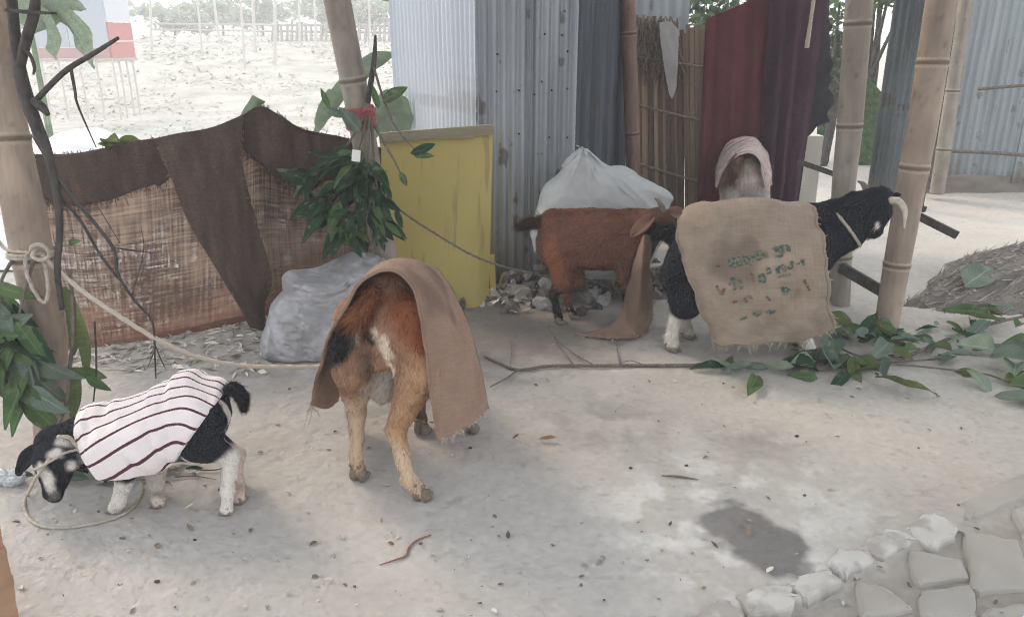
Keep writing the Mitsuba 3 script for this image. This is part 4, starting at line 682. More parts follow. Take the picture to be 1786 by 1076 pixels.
# ---------------------------------------------------------------- sacking on the goats
def sack_fn(a, b, f=1.0):
    def fn(p, n, uv):
        w = cell_rand(dr.floor(uv.x * 260 * f), dr.floor(uv.y * 14)) * .25 + cell_rand(dr.floor(uv.x * 14), dr.floor(uv.y * 260 * f), 3) * .25 + .25
        t = fbm(p.x * 9, p.y * 9, p.z * 9, 4); s = smoothstep(.56, .72, fbm(p.x * 5 + 4, p.y * 5, p.z * 5, 3))
        return mix(a, b, dr.clip(t * 1.5 - .25, 0, 1)) * (.72 + .5 * w) * (1 - .34 * s)
    return fn
def weave(p, n, uv): return (dr.sin(uv.x * 900) * .5 + dr.sin(uv.y * 900) * .5) * .5 + fbm(uv.x * 90, uv.y * 90, 0, 3)
scene['brown_sacking'] = two(bump(pr(proc(sack_fn([.235, .155, .115], [.31, .21, .16])), .95, .1, sheen=.4), weave, .0016, 1e-3))
scene['tan_sacking'] = two(bump(pr(proc(sack_fn([.265, .205, .16], [.365, .295, .235])), .95, .1, sheen=.4), weave, .0016, 1e-3))
scene['striped_cloth'] = two(pr(proc(lambda p, n, uv: mix(mix([.40, .34, .325], [.48, .42, .40], fbm(p.x * 30, p.y * 30, p.z * 30)), [.17, .085, .085], smoothstep(.30, .2, dr.abs(uv.y * 9 - dr.floor(uv.y * 9) - .5)) * .75)), .95, .1))
def fringe(key, edge, n, L, seed, mat='rope_fibre', dirv=(0, 0, -1), w=.0016):
    r = np.random.default_rng(seed); E = catmull(edge, 200); ms = []
    for i in range(n):
        p = E[int(r.integers(200))]; d = unit(np.asarray(dirv) + r.normal(0, .45, 3)); l = L * (.3 + r.random() ** 2 * 1.2); ms.append(tube([p - d * .008, p + d * l * .5 + r.normal(0, .004, 3), p + d * l], [w, w, w * .5], 4))
    obj('frayed_edge', cat(ms), mat, key, kind='stuff')
sa = thing('sacking', 'plain brown sacking draped over the brown goat seen from behind', 'sacking')
rear = [(543, 707, 2.06), (560, 636, 2.01), (578, 585, 1.98), (602, 542, 1.965), (624, 502, 1.96), (646, 481, 1.96), (672, 471, 1.965), (698, 478, 1.96), (718, 505, 1.95), (732, 545, 1.935), (741, 595, 1.925), (747, 650, 1.925), (753, 705, 1.925), (764, 770, 1.93)]
midc = [(566, 712, 2.24), (574, 640, 2.20), (587, 580, 2.16), (610, 528, 2.13), (642, 482, 2.14), (672, 460, 2.16), (702, 453, 2.16), (734, 462, 2.15), (762, 495, 2.12), (782, 545, 2.09), (797, 600, 2.07), (806, 650, 2.07), (812, 695, 2.08), (816, 738, 2.09)]
frnt = [(590, 700, 2.46), (604, 640, 2.45), (622, 580, 2.42), (645, 520, 2.40), (675, 475, 2.39), (705, 458, 2.38), (736, 457, 2.38), (764, 470, 2.37), (790, 508, 2.33), (812, 556, 2.29), (828, 605, 2.27), (838, 645, 2.27), (845, 680, 2.28), (851, 712, 2.30)]
GA = loft([A3(rear), A3(midc), A3(frnt)], 110, 50); GA = wrinkle(GA, .012, 5, 4, (1, 1, .35)); GA = wrinkle(GA, .004, 16, 6); GA = wrinkle(GA, .0015, 40, 5)
m, uv = solid(GA, .006); obj('cloth', m, 'brown_sacking', sa, True, uv=uv)
hemc = GA[1, 2:-2] + gridnormals(GA)[1, 2:-2] * .002; obj('hem', tube(hemc, .0042, 6, caps=True), 'brown_sacking', sa, True)
fringe(sa, GA[:, -1], 70, .022, 3); fringe(sa, GA[:2, 0], 14, .05, 4, w=.0013)
sb = thing('sacking', 'tan sack with faded green lettering draped over the black goat', 'sacking')
rows = [[(1205, 470, 3.36), (1260, 470, 3.38), (1340, 470, 3.38), (1425, 470, 3.36)], [(1200, 395, 3.31), (1260, 385, 3.33), (1340, 385, 3.33), (1418, 395, 3.31)], [(1196, 372, 3.22), (1260, 356, 3.23), (1340, 356, 3.23), (1420, 364, 3.22)], [(1188, 368, 3.10), (1212, 360, 3.09), (1260, 352, 3.09), (1340, 353, 3.09), (1424, 361, 3.10)],
    [(1179, 402, 3.02), (1215, 395, 2.995), (1260, 390, 2.985), (1340, 388, 2.985), (1434, 402, 3.01)], [(1188, 445, 2.985), (1215, 442, 2.955), (1262, 440, 2.94), (1342, 440, 2.945), (1441, 448, 2.975)], [(1205, 495, 2.97), (1225, 498, 2.94), (1268, 498, 2.92), (1350, 498, 2.93), (1447, 500, 2.965)], [(1222, 548, 2.965), (1240, 552, 2.935), (1280, 554, 2.925), (1355, 552, 2.935), (1449, 545, 2.965)], [(1241, 594, 2.965), (1258, 604, 2.945), (1282, 600, 2.94), (1310, 606, 2.94), (1345, 596, 2.95), (1385, 597, 2.95), (1420, 583, 2.96), (1453, 568, 2.975)]]
GB = loft([A3(c) for c in rows], 90, 110); GB = wrinkle(GB, .034, 5, 6, (1.3, 1, .45)); GB = wrinkle(GB, .014, 9, 9, (.6, 1, 1.4)); GB = wrinkle(GB, .006, 15, 7); GB = wrinkle(GB, .002, 40, 8)
GB[..., 0] += ((nfbm(GB * 12, 3, 3) - .5) * .035) * (np.abs(np.linspace(-1, 1, 90)) ** 6)[None]; m, uv = solid(GB, .005); obj('cloth', m, 'tan_sacking', sb, True, uv=uv)
for e in (GB[35:, 1], GB[35:, -2], GB[-2]): obj('hem', tube(e + v(0, -.003, 0), .0045, 6), 'tan_sacking', sb, True)
fringe(sb, GB[-1], 80, .03, 7); fringe(sb, GB[40:, -1], 40, .012, 8, dirv=(1, 0, -.3))
# lettering, painted on the cloth
from scipy.interpolate import LinearNDInterpolator
near = GB[44:].reshape(-1, 3) + gridnormals(GB)[44:].reshape(-1, 3) * 0; c_, s_ = math.cos(PITCH), math.sin(PITCH); q = near - CAM; w_ = q @ v(0, c_, -s_)
itp = LinearNDInterpolator(np.stack([893 + F * q[:, 0] / w_, 538 - F * (q @ v(0, s_, c_)) / w_], 1), near)
GREEN = [[(255, 240), (265, 320)], [(275, 235), (302, 325)], [(300, 240), (332, 312)], [(330, 232), (357, 318)], [(250, 268), (330, 250)], [(370, 212), (402, 292)], [(362, 232), (405, 220), (402, 255), (372, 262)], [(412, 220), (440, 288), (428, 300)], [(440, 242), (502, 215)], [(480, 202), (520, 195), (536, 225), (502, 262), (482, 240)], [(560, 190), (571, 245)],
    [(628, 168), (650, 155), (657, 192)], [(645, 150), (702, 222), (650, 228)], [(680, 150), (716, 140)], [(700, 150), (716, 206)], [(735, 128), (751, 186)], [(752, 135), (764, 190)], [(250, 472), (290, 440), (270, 418), (302, 500), (283, 512)], [(310, 420), (352, 450), (320, 466), (357, 495), (345, 508)], [(505, 390), (516, 452)], [(505, 390), (540, 384)], [(540, 380), (556, 440), (528, 452)],
    [(575, 352), (590, 330), (601, 370), (570, 376)], [(650, 330), (682, 376)], [(682, 310), (655, 372)], [(700, 300), (721, 366)], [(715, 308), (731, 350)], [(745, 320), (781, 330), (786, 270)], [(820, 292), (850, 290)], [(868, 255), (886, 306)], [(858, 262), (890, 268)], [(665, 405), (776, 384)], [(700, 490), (752, 552)], [(742, 490), (714, 562)], [(698, 522), (772, 512)], [(720, 500), (742, 545)], [(448, 722), (526, 700)], [(480, 738), (530, 716)], [(560, 712), (652, 690)], [(588, 682), (612, 722)], [(570, 700), (640, 705)], [(348, 772), (402, 745)]]
BROWN = [[(150, 300), (155, 345)], [(133, 326), (176, 318)], [(140, 480), (186, 556), (211, 500)], [(380, 575), (396, 622)], [(384, 592), (420, 570), (452, 598)], [(280, 622), (320, 612)], [(568, 568), (602, 607)], [(430, 372), (468, 440)], [(890, 430), (906, 472)], [(918, 480), (936, 522)]]
for nm, S, colr, wd in (('green_lettering', GREEN, [.050, .105, .088], .0060), ('brown_lettering', BROWN, [.13, .085, .06], .0055)):
    scene[nm + '_ink'] = two(pr(proc((lambda cc: lambda p, n, uv: mix(cc, [.26, .205, .155], smoothstep(.42, .62, fbm(p.x * 120, p.y * 120, p.z * 120)) * .8))(colr)), .95, .1))
    for s in S:
        p2 = np.array([(1220 + x / 4.892, 400 + y / 4.892) for x, y in s]); n_ = max(5, int(np.linalg.norm(np.diff(p2, axis=0), axis=1).sum() / 2.0)); p2 = catmull(p2, n_); P = itp(p2)
        if np.isnan(P).any(): continue
        tg = np.gradient(P, axis=0); sd = np.cross(tg, v(0, 1, .1)); sd /= np.linalg.norm(sd, axis=1, keepdims=True) + 1e-9; wv = wd * (.55 + .6 * nfbm(P * 60, 2, 5))[:, None]
        P = P + v(0, -.0062, .001) + v(0, -.0004, 0) * (_cnt.get(sb + '__' + nm, 0) % 4); k = np.arange(n_ - 1); obj(nm, trimesh.Trimesh(np.vstack([P - sd * wv, P + sd * wv]), np.vstack([np.stack([k, k + 1, n_ + k + 1], 1), np.stack([k, n_ + k + 1, n_ + k], 1)]), process=False), nm + '_ink', sb)
# sack slipped from the brown kid's neck to the ground
sc_ = thing('sacking', 'brown sack slipped from the small brown goat and trailing on the ground', 'sacking')
Gc = loft([A3([(1116, 415, 3.32), (1120, 412, 3.28), (1126, 410, 3.28), (1138, 412, 3.36)]), A3([(1107, 445, 3.32), (1115, 445, 3.26), (1125, 445, 3.25), (1136, 442, 3.36)]), A3([(1094, 500, 3.32), (1106, 505, 3.25), (1121, 505, 3.24), (1136, 500, 3.38)]), A3([(1082, 548, 3.32), (1098, 560, 3.24), (1118, 560, 3.23), (1136, 548, 3.38)]), A3([(1050, 574, 3.30), (1085, 583, 3.22), (1112, 580, 3.22), (1134, 562, 3.36)]), A3([(1002, 584, 3.27), (1050, 591, 3.21), (1100, 590, 3.19), (1128, 578, 3.28)])], 50, 60)
Gc = wrinkle(Gc, .016, 7, 3); Gc[..., 2] = np.maximum(Gc[..., 2], height(Gc[..., 0], Gc[..., 1]) + .005); m, uv = solid(Gc, .006); obj('cloth', m, 'brown_sacking', sc_, True, uv=uv); fringe(sc_, Gc[-1], 40, .02, 12, dirv=(0, -1, 0))
# striped cloth on the pale goat
se = thing('striped_cloth', 'pale pink striped cloth draped over the goat by the curtain', 'cloth')
rE = [(1248, 327, 4.50), (1259, 306, 4.48), (1271, 286, 4.47), (1284, 272, 4.455), (1298, 265, 4.45), (1312, 266, 4.45), (1323, 277, 4.46), (1331, 297, 4.48), (1335, 327, 4.50)]; fE = [(1246, 322, 4.90), (1251, 290, 4.90), (1263, 262, 4.88), (1278, 246, 4.86), (1298, 238, 4.85), (1318, 242, 4.86), (1334, 260, 4.88), (1344, 286, 4.90), (1347, 322, 4.92)]
Ge = wrinkle(loft([A3(rE), A3(fE)], 60, 26), .020, 9, 4); m, uv = solid(Ge, .006); scene[se] = mikit.ply(m, 'striped_cloth', smooth=True, uv=uv)
# ---------------------------------------------------------------- hessian screen and dark cloth
def hess(p, n, uv):
    t = fbm(uv.x * 7, uv.y * 5, 1.0, 4); st = fbm(uv.x * 16, uv.y * 150, 3.0, 2) * .5 + fbm(uv.x * 210, uv.y * 7, 6.0, 2) * .5
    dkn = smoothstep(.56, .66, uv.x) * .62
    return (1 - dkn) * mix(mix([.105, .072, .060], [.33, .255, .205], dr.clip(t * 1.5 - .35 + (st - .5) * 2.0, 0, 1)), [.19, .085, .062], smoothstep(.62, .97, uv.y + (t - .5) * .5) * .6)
def hess_open(p, n, uv):
    st = fbm(uv.x * 30, uv.y * 190, 3.0, 2) * .5 + fbm(uv.x * 260, uv.y * 12, 6.0, 2) * .5
    z = smoothstep(.30, .52, uv.y) * smoothstep(.98, .90, uv.y)
    return 1 - .38 * smoothstep(.52, .64, st) * (.25 + .75 * smoothstep(.40, .60, fbm(uv.x * 8, uv.y * 6, 2.0, 3))) * z * (1 - .6 * smoothstep(.56, .66, uv.x))
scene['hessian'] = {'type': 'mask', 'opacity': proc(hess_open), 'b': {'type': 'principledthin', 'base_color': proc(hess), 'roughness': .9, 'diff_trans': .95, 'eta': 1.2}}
scene['hessian_thick'] = two(pr(proc(lambda p, n, uv: mix([.035, .026, .024], [.115, .082, .070], fbm(p.x * 34, p.y * 34, p.z * 5, 5)) * (.7 + .6 * fbm(p.x * 160, p.y * 60, p.z * 160, 2))), .95, .1, sheen=.3))
scene['dark_fibre'] = two(pr([.085, .060, .050], .95, .1))
hs = thing('hessian_screen', 'coarse brown hessian screen hung between the two left bamboo poles', 'screen')
TOP = [(40, 269, 3.18), (95, 270, 3.2), (150, 266, 3.22), (240, 247, 3.26), (300, 239, 3.3), (380, 224, 3.34), (420, 206, 3.36), (455, 187, 3.38), (490, 202, 3.4), (530, 226, 3.44), (600, 240, 3.5), (665, 258, 3.52)]
MID = [(70, 440, 3.16), (115, 440, 3.18), (165, 440, 3.2), (250, 430, 3.26), (310, 420, 3.3), (380, 410, 3.34), (420, 405, 3.36), (455, 400, 3.38), (490, 400, 3.42), (530, 400, 3.46), (600, 400, 3.5), (665, 400, 3.52)]
BOT = [(110, 622, 3.10), (150, 613, 3.12), (190, 608, 3.15), (250, 598, 3.2), (310, 588, 3.27), (380, 572, 3.36), (425, 561, 3.42), (465, 550, 3.45), (500, 540, 3.48), (540, 535, 3.5), (610, 530, 3.52), (665, 530, 3.54)]
GH = loft([A3(TOP), A3(MID), A3(BOT)], 150, 80); GH = wrinkle(GH, .022, 3.0, 2, (1, 1, .35)); GH = wrinkle(GH, .005, 11, 3, (1, 1, .5)); GH[0] = catmull(A3(TOP), 150)
def single(G):
    nv, nu = G.shape[:2]; i, j = np.meshgrid(np.arange(nv - 1), np.arange(nu - 1), indexing='ij'); q = (i * nu + j).ravel(); uu, vv = np.meshgrid(np.linspace(0, 1, nu), np.linspace(0, 1, nv))
    return trimesh.Trimesh(G.reshape(-1, 3), np.vstack([np.stack([q, q + 1, q + nu + 1], 1), np.stack([q, q + nu + 1, q + nu], 1)]), process=False), np.stack([uu.ravel(), vv.ravel()], 1)
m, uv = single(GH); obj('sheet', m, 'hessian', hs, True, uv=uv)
n_ = gridnormals(GH); n_ *= -np.sign(n_[..., 1:2]); n_[..., 1] = np.where(n_[..., 1] > 0, -n_[..., 1], n_[..., 1])
jagb = (.20 + .05 * np.sin(np.linspace(0, 9, 150)) + .10 * (nfbm(np.stack([np.linspace(0, 9, 150), np.zeros(150), np.zeros(150)], 1), 3, 2) - .5)); jagb = np.where(np.linspace(0, 1, 150) > .55, jagb + .04 * ss(.55, .75, np.linspace(0, 1, 150)), jagb)
t = np.linspace(0, 1, 24)[:, None]; rowf = np.clip(t * jagb[None] * 79, 0, 78.99); r0 = rowf.astype(int); fr = (rowf - r0)[..., None]; col = np.arange(150)[None]
GHt = GH[r0, col] * (1 - fr) + GH[r0 + 1, col] * fr; GHt = GHt + np.array([0, -.012, .003]) + np.array([0, -.010, 0]) * nfbm(GHt * 7, 3, 6)[..., None]
m, uv = solid(GHt, .004); obj('top_fold', m, 'hessian_thick', hs, True, label='dark doubled fold along the top edge'); fringe(hs, GHt[-1, 6:140] + v(0, -.004, .004), 280, .035, 61, 'dark_fibre', (.1, -.1, -1), .0016)
bt = GH[-4:] + np.array([0, -.006, 0]); m, uv = solid(bt, .004); scene['rust_hem'] = two(pr(proc(lambda p, n, uv: mix([.16, .075, .055], [.27, .15, .11], fbm(p.x * 60, p.y * 60, p.z * 60))), .95, .1)); obj('bottom_hem', m, 'rust_hem', hs, True)
scene['hair_fibre'] = two(pr([.22, .15, .11], .95, .1)); fringe(hs, GH[-1, 8:110], 180, .03, 21, 'hair_fibre'); fringe(hs, GH[0, 5:140], 120, .014, 22, 'hair_fibre', (0, -.3, 1))
obj('rail', tube(A3([(30, 276, 3.24), (150, 272, 3.27), (300, 246, 3.35), (455, 240, 3.44), (600, 248, 3.54), (660, 262, 3.52)]), .012, 6, 30), 'stem_bark', hs)
dk = thing('dark_cloth', 'dark brown cloth strip hanging down over the hessian screen', 'cloth')
Gd = loft([A3([(268, 243, 3.27), (310, 234, 3.28), (370, 222, 3.31), (424, 200, 3.33)]), A3([(292, 290, 3.24), (335, 290, 3.24), (385, 290, 3.27), (424, 290, 3.31)]), A3([(324, 375, 3.23), (360, 380, 3.22), (404, 385, 3.25), (448, 390, 3.30)]), A3([(370, 457, 3.24), (395, 462, 3.23), (430, 470, 3.25), (474, 484, 3.30)]), A3([(412, 530, 3.28), (428, 535, 3.27), (445, 535, 3.28), (462, 530, 3.31)]), A3([(437, 575, 3.33), (445, 580, 3.32), (455, 582, 3.32), (463, 580, 3.33)])], 60, 70)
Gd = wrinkle(Gd, .020, 6, 8, (1, 1, .25)); m, uv = solid(Gd, .006); obj('cloth', m, 'hessian_thick', dk, True)
for e_ in (Gd[4:, 0], Gd[4:, -1]): fringe(dk, e_, 130, .022, 51, 'hair_fibre', (0, -.2, -.7), .0012)
k = thing('folded_leaf', 'pale green folded leaf end poking above the peak of the dark cloth', 'leaf'); G = loft([A3([(414, 212, 3.46), (426, 190, 3.45), (441, 166, 3.44)]), A3([(430, 208, 3.44), (442, 190, 3.43), (452, 172, 3.42)]), A3([(446, 196, 3.46), (454, 186, 3.45), (463, 178, 3.44)])], 12, 8); m, uv = solid(wrinkle(G, .004, 20, 2), .003); scene[k] = mikit.ply(m, 'leaf_pale', smooth=40)
k = thing('leaf_clump', 'dull green leaf clump lying on the top edge of the hessian', 'leaves')
r = np.random.default_rng(9)
for i in range(7): leaf(k, at(170 + i * 7, 252 - i, 3.22 + .01 * i), v(.8 + .3 * r.random(), r.normal(0, .4), .25 * r.normal()), v(0, -.4, 1), .10, 'leaf_olive', r)

# ---------------------------------------------------------------- sacks, bag, rubbish
def crumple(p, f, amp, seed):
    a = 1 - np.abs(2 * nnoise(p * f, seed) - 1); b = 1 - np.abs(2 * nnoise(p * f * 2.3 + 7, seed + 1) - 1); c = 1 - np.abs(2 * nnoise(p * f * 5 + 3, seed + 2) - 1); return amp * (.55 - a * .6 - b * .35 - c * .16)
floor_ = lambda p: -(p[..., 2] - .002)
def sackfold(p):
    q = p - at(690, 430, 3.42); th = np.arctan2(-q[..., 2], -q[..., 0]); rr = np.linalg.norm(q, axis=-1); s = np.stack([th * 3.4 + .5 * np.sin(rr * 14), rr * 2.2, q[..., 1] * 1.5], -1)
    return .034 * (np.abs(2 * nnoise(s, 18) - 1) - .5) + .016 * (np.abs(2 * nnoise(s * 2.6 + 5, 19) - 1) - .5) + .006 * (np.abs(2 * nnoise(p * 24, 4) - 1) - .5)
k = thing('woven_sack', 'crumpled silver grey woven plastic sack on the ground by the screen', 'sack')
pm = [(at(525, 560, 3.13), at(630, 500, 3.32), .125, .13), (at(500, 600, 3.06), at(590, 590, 3.12), .085, .13), (at(520, 495, 3.25), at(655, 470, 3.35), .055, .055), (at(490, 612, 3.02), at(560, 620, 3.04), .045, .06)]
m = sdf([(np.asarray(a), np.asarray(b), x, y) for a, b, x, y in pm], .0075, .05, clip=floor_, disp=sackfold); soften(m, 2)
scene['silver_weave'] = two(bump(pr(proc(lambda p, n, uv: mix(mix([.25, .25, .262], [.42, .42, .44], fbm(p.x * 13, p.y * 13, p.z * 13, 3)), [.20, .19, .185], smoothstep(.56, .78, fbm(p.x * 9 + 5, p.y * 9, p.z * 9, 4)) * .8)), .38, .6, metallic=.15), lambda p, n, uv: 1 - dr.abs(2 * fbm(p.x * 26 + p.z * 18, p.y * 26, p.z * 34, 3) - 1), .010, 2e-3))
scene[k] = mikit.ply(m, 'silver_weave', smooth=True)
def pleat(p):
    a0 = at(1018, 255, 3.8); q = p - a0; th = np.arctan2(q[..., 0], -q[..., 2]); rr = np.linalg.norm(q, axis=-1); s = np.stack([th * 4.2, rr * 1.6, q[..., 1] * 2], -1)
    return .040 * (np.abs(2 * nnoise(s, 8) - 1) - .5) + .014 * (np.abs(2 * nnoise(s * 2.3 + 5, 9) - 1) - .5) + .006 * (np.abs(2 * nnoise(p * 30, 4) - 1) - .5)
k = thing('plastic_bag', 'large translucent white plastic bag slumped behind the small brown goat', 'bag')
pm = [(at(1005, 400, 3.80), at(1014, 292, 3.82), .155, .055), (at(1085, 395, 3.85), at(1082, 318, 3.86), .165, .075), (at(1130, 400, 3.82), at(1122, 350, 3.84), .105, .055), (at(978, 450, 3.78), at(1100, 450, 3.82), .09, .12), (at(1014, 290, 3.82), at(1020, 272, 3.82), .050, .022), (at(1022, 300, 3.80), at(1150, 352, 3.80), .060, .050), (at(985, 350, 3.82), at(970, 400, 3.80), .10, .10), (at(1050, 350, 3.82), at(1110, 380, 3.82), .14, .13)]
m = sdf([(np.asarray(a), np.asarray(b), x, y) for a, b, x, y in pm], .008, .07, clip=floor_, disp=pleat); soften(m, 2)
scene['film_plastic'] = {'type': 'principledthin', 'base_color': proc(lambda p, n, uv: mix([.42, .435, .44], [.62, .63, .63], fbm(p.x * 10, p.y * 10, p.z * 5, 3))), 'roughness': .2, 'diff_trans': .35, 'eta': 1.5}
scene[k] = mikit.ply(m, 'film_plastic', smooth=True)
k = thing('rubbish_heap', 'low heap of grey rubble and crumpled scraps below the plastic bag', 'heap'); r = np.random.default_rng(31); ms, cs = [], []
PAL = np.array([[.20, .185, .17], [.14, .125, .115], [.36, .35, .34], [.08, .07, .066], [.18, .15, .125]])
for i in range(420):
    x, y = r.normal(0, .42), r.normal(0, .20); c = gr(1035, 520); zz = .15 * math.exp(-(x / .32) ** 2 - (y / .2) ** 2); s = .012 + .03 * r.random() ** 2
    m = trimesh.creation.icosphere(1, 1); m.vertices *= (.5 + r.random((len(m.vertices), 1))) * s * np.array([1.2, 1, .6]); m.apply_transform(trimesh.transformations.random_rotation_matrix(r.random(3))); px_ = c[0] + x - .02; py_ = c[1] + .22 + y
    m.apply_translation([px_, py_, height(px_, py_) + zz * r.random() ** .4 + s * .3]); ms.append(m); cs.append(np.tile(PAL[int(r.integers(5))] * (.7 + .5 * r.random()), (len(m.vertices), 1)))
scene[k] = mikit.ply(cat(ms), 'painted', color=np.vstack(cs)); labels[k]['kind'] = 'stuff'
k = thing('litter', 'scattered pale scraps along the foot of the tin wall', 'litter', kind='stuff'); P = np.array([gr(px, py) for px, py in zip(r.uniform(845, 960, 90), r.normal(520, 9, 90))]); m = scatter(on(P, .006), .06, .02, r, .5)
scene[k] = mikit.ply(m, 'painted', color=np.repeat(np.array([.46, .44, .42]) * (.4 + .9 * r.random((90, 1))), 4, 0))
# straw heap
k = thing('straw_heap', 'grey brown heap of old straw at the right edge of the yard', 'heap')
fe = [(1572, 533), (1640, 546), (1720, 551), (1800, 553), (1900, 556)]; G = loft([[on(gr(*p), -.012) for p in fe], A3([(1590, 524, 3.78), (1655, 495, 3.82), (1725, 475, 3.86), (1800, 455, 3.9), (1900, 440, 3.95)]), A3([(1602, 516, 3.95), (1662, 474, 4.02), (1728, 446, 4.08), (1800, 424, 4.15), (1900, 405, 4.2)]), [on(p, -.01) for p in A3([(1610, 500, 4.3), (1680, 480, 4.6), (1740, 470, 4.75), (1800, 460, 4.8), (1900, 450, 4.8)])]], 130, 90)
D_ = np.array([.75, .45]); uq = G[..., 0] * D_[0] + G[..., 1] * D_[1]; vq = -G[..., 0] * D_[1] + G[..., 1] * D_[0]; G[..., 2] += (nfbm(np.stack([uq * 3, vq * 22, G[..., 2] * 4], -1), 3, 3) - .5) * .085 * np.minimum(1, np.linspace(0, 1, 90) * 6)[:, None] * np.minimum(1, np.linspace(1, 0, 90) * 6)[:, None]
m, uv = single(G); scene['old_straw'] = bump(pr(proc(lambda p, n, uv: mix([.075, .068, .064], [.21, .195, .182], fbm((p.x * .75 + p.y * .45) * 12, (p.y * .75 - p.x * .45) * 80, p.z * 40, 4))), .95, .1), lambda p, n, uv: fbm((p.x * .75 + p.y * .45) * 20, (p.y * .75 - p.x * .45) * 160, p.z * 60, 3), .012, 2e-3)
obj('mound', m, two(scene['old_straw']), k, True); r = np.random.default_rng(8); n = 900; ij = r.integers(0, [90, 130], (n, 2)); P = G[ij[:, 0], ij[:, 1]] + [0, 0, .004]; d = np.stack([.8 + .25 * r.normal(0, 1, n), .5 + .3 * r.normal(0, 1, n), .12 * r.normal(0, 1, n)], 1); l = .05 + .12 * r.random((n, 1)); s = np.array([-.003, .004, .002])
Vt = np.stack([P - s, P + s, P + d * l], 1).reshape(-1, 3); obj('straw', trimesh.Trimesh(Vt, np.arange(3 * n).reshape(-1, 3), process=False), 'painted', k, kind='stuff', color=np.repeat(np.array([.22, .195, .17]) * (.45 + .8 * r.random((n, 1))), 3, 0))
k = thing('dry_leaf', 'large grey green dry leaf lying on the straw heap', 'leaf', None); leaf_m = leaf_mesh(.28, .12, .3, 14); leaf_m.apply_transform(frame(at(1683, 500, 3.74), at(1742, 452, 3.90) - at(1683, 500, 3.74), v(-.2, -.7, 1), .26)); scene[k] = mikit.ply(leaf_m, 'leaf_grey', smooth=True, uv=leaf_uv(14))

# ---------------------------------------------------------------- leafy branches
def rnd(r, m, s): return np.asarray(m) + r.normal(0, 1, 3) * np.asarray(s)
def stem(parent, pts, R, n=None, mat='stem_bark', name='stem'): return obj(name, tube(A3(pts) if len(pts[0]) == 3 and not isinstance(pts[0], np.ndarray) else pts, R, 6, n or 4 * len(pts)), mat, parent, True)
bk = thing('leafy_branch', 'bunch of dark green leaves tied head down to the ribboned bamboo pole', 'branch'); r = np.random.default_rng(41)
STM = [[(640, 205, 3.34), (625, 260, 3.31), (600, 320, 3.28), (560, 370, 3.26)], [(645, 205, 3.34), (640, 270, 3.30), (625, 340, 3.27), (600, 410, 3.25)], [(648, 205, 3.35), (652, 280, 3.31), (660, 350, 3.29), (668, 410, 3.28)], [(636, 205, 3.35), (600, 260, 3.33), (560, 300, 3.31), (530, 330, 3.30)], [(648, 210, 3.35), (670, 250, 3.33), (690, 285, 3.32), (703, 312, 3.32)], [(652, 118, 3.36), (668, 170, 3.34), (692, 225, 3.33), (738, 275, 3.31)]]
for s in STM: stem(bk, s, [.006, .005, .004, .0025])
for si, (s, nl, md) in enumerate(zip(STM[:4], (40, 40, 26, 24), ((-.75, -.25, -.5), (-.4, -.35, -.75), (.25, -.3, -.85), (-.8, -.2, -.45)))):
    C = catmull(A3(s), 60)
    for i in range(nl):
        o = C[int(18 + 41 * r.random() ** .8)] + r.normal(0, .018, 3); leaf(bk, o, rnd(r, md, (.4, .25, .35)), rnd(r, (-.2, -.6, .7), .3), .085 + .05 * r.random(), ['leaf_dark', 'leaf_dark', 'leaf_dark', 'leaf_mid'][int(r.integers(4))], r)
for (px, py, d_, L, mt) in [(716, 268, (.9, -.1, .25), .085, 'leaf_dark'), (722, 272, (.7, -.2, .05), .07, 'leaf_mid'), (698, 300, (.4, -.1, -.9), .05, 'leaf_olive'), (600, 205, (-.8, -.1, .5), .09, 'leaf_grey'), (628, 230, (-.5, -.2, .7), .10, 'leaf_grey'), (690, 365, (.3, -.1, -.9), .08, 'leaf_dark'), (668, 180, (.6, .1, .5), .08, 'leaf_mid'), (660, 190, (-.2, .1, .9), .07, 'leaf_mid'), (575, 190, (-.3, 0, .8), .08, 'leaf_mid')]: leaf(bk, at(px, py, 3.30), v(*d_), v(0, -1, .5), L * 1.2, mt, r)
k = thing('stick', 'dark pointed stick tucked behind the red ribbon', 'stick'); scene[k] = mikit.ply(tube(A3([(655, 62, 3.38), (652, 110, 3.37), (641, 180, 3.36)]), [.005, .011, .012], 8, 10), 'dark_bark')
scene['red_cloth'] = two(pr(proc(lambda p, n, uv: mix([.27, .075, .085], [.38, .13, .135], fbm(p.x * 40, p.y * 40, p.z * 60))), .8, .2))
k = thing('red_ribbon', 'faded red ribbon knotted round the leaning bamboo pole', 'ribbon'); a, b = at(625, 186, 3.42), at(631, 224, 3.425); t = np.linspace(0, 1, 9)[:, None]; obj('band', tube(a + (b - a) * t, .0625 + .004 * np.array([0, 1, .2, 1, 0, 1.2, .1, 1, 0]), 18), 'red_cloth', k, 40)
obj('knot', tube(A3([(634, 196, 3.345), (640, 190, 3.33), (652, 192, 3.33), (648, 200, 3.335)]), [.008, .013, .010, .004], 8, 10), 'red_cloth', k, True)
k = thing('paper_tag', 'small white paper square hanging among the dark leaves', 'tag'); a = at(621, 272, 3.22); m = trimesh.creation.box([.034, .002, .046]); m.apply_transform(trimesh.transformations.rotation_matrix(.12, [0, 1, 0])); m.apply_translation(a); scene[k] = mikit.ply(m, 'white_plastic')
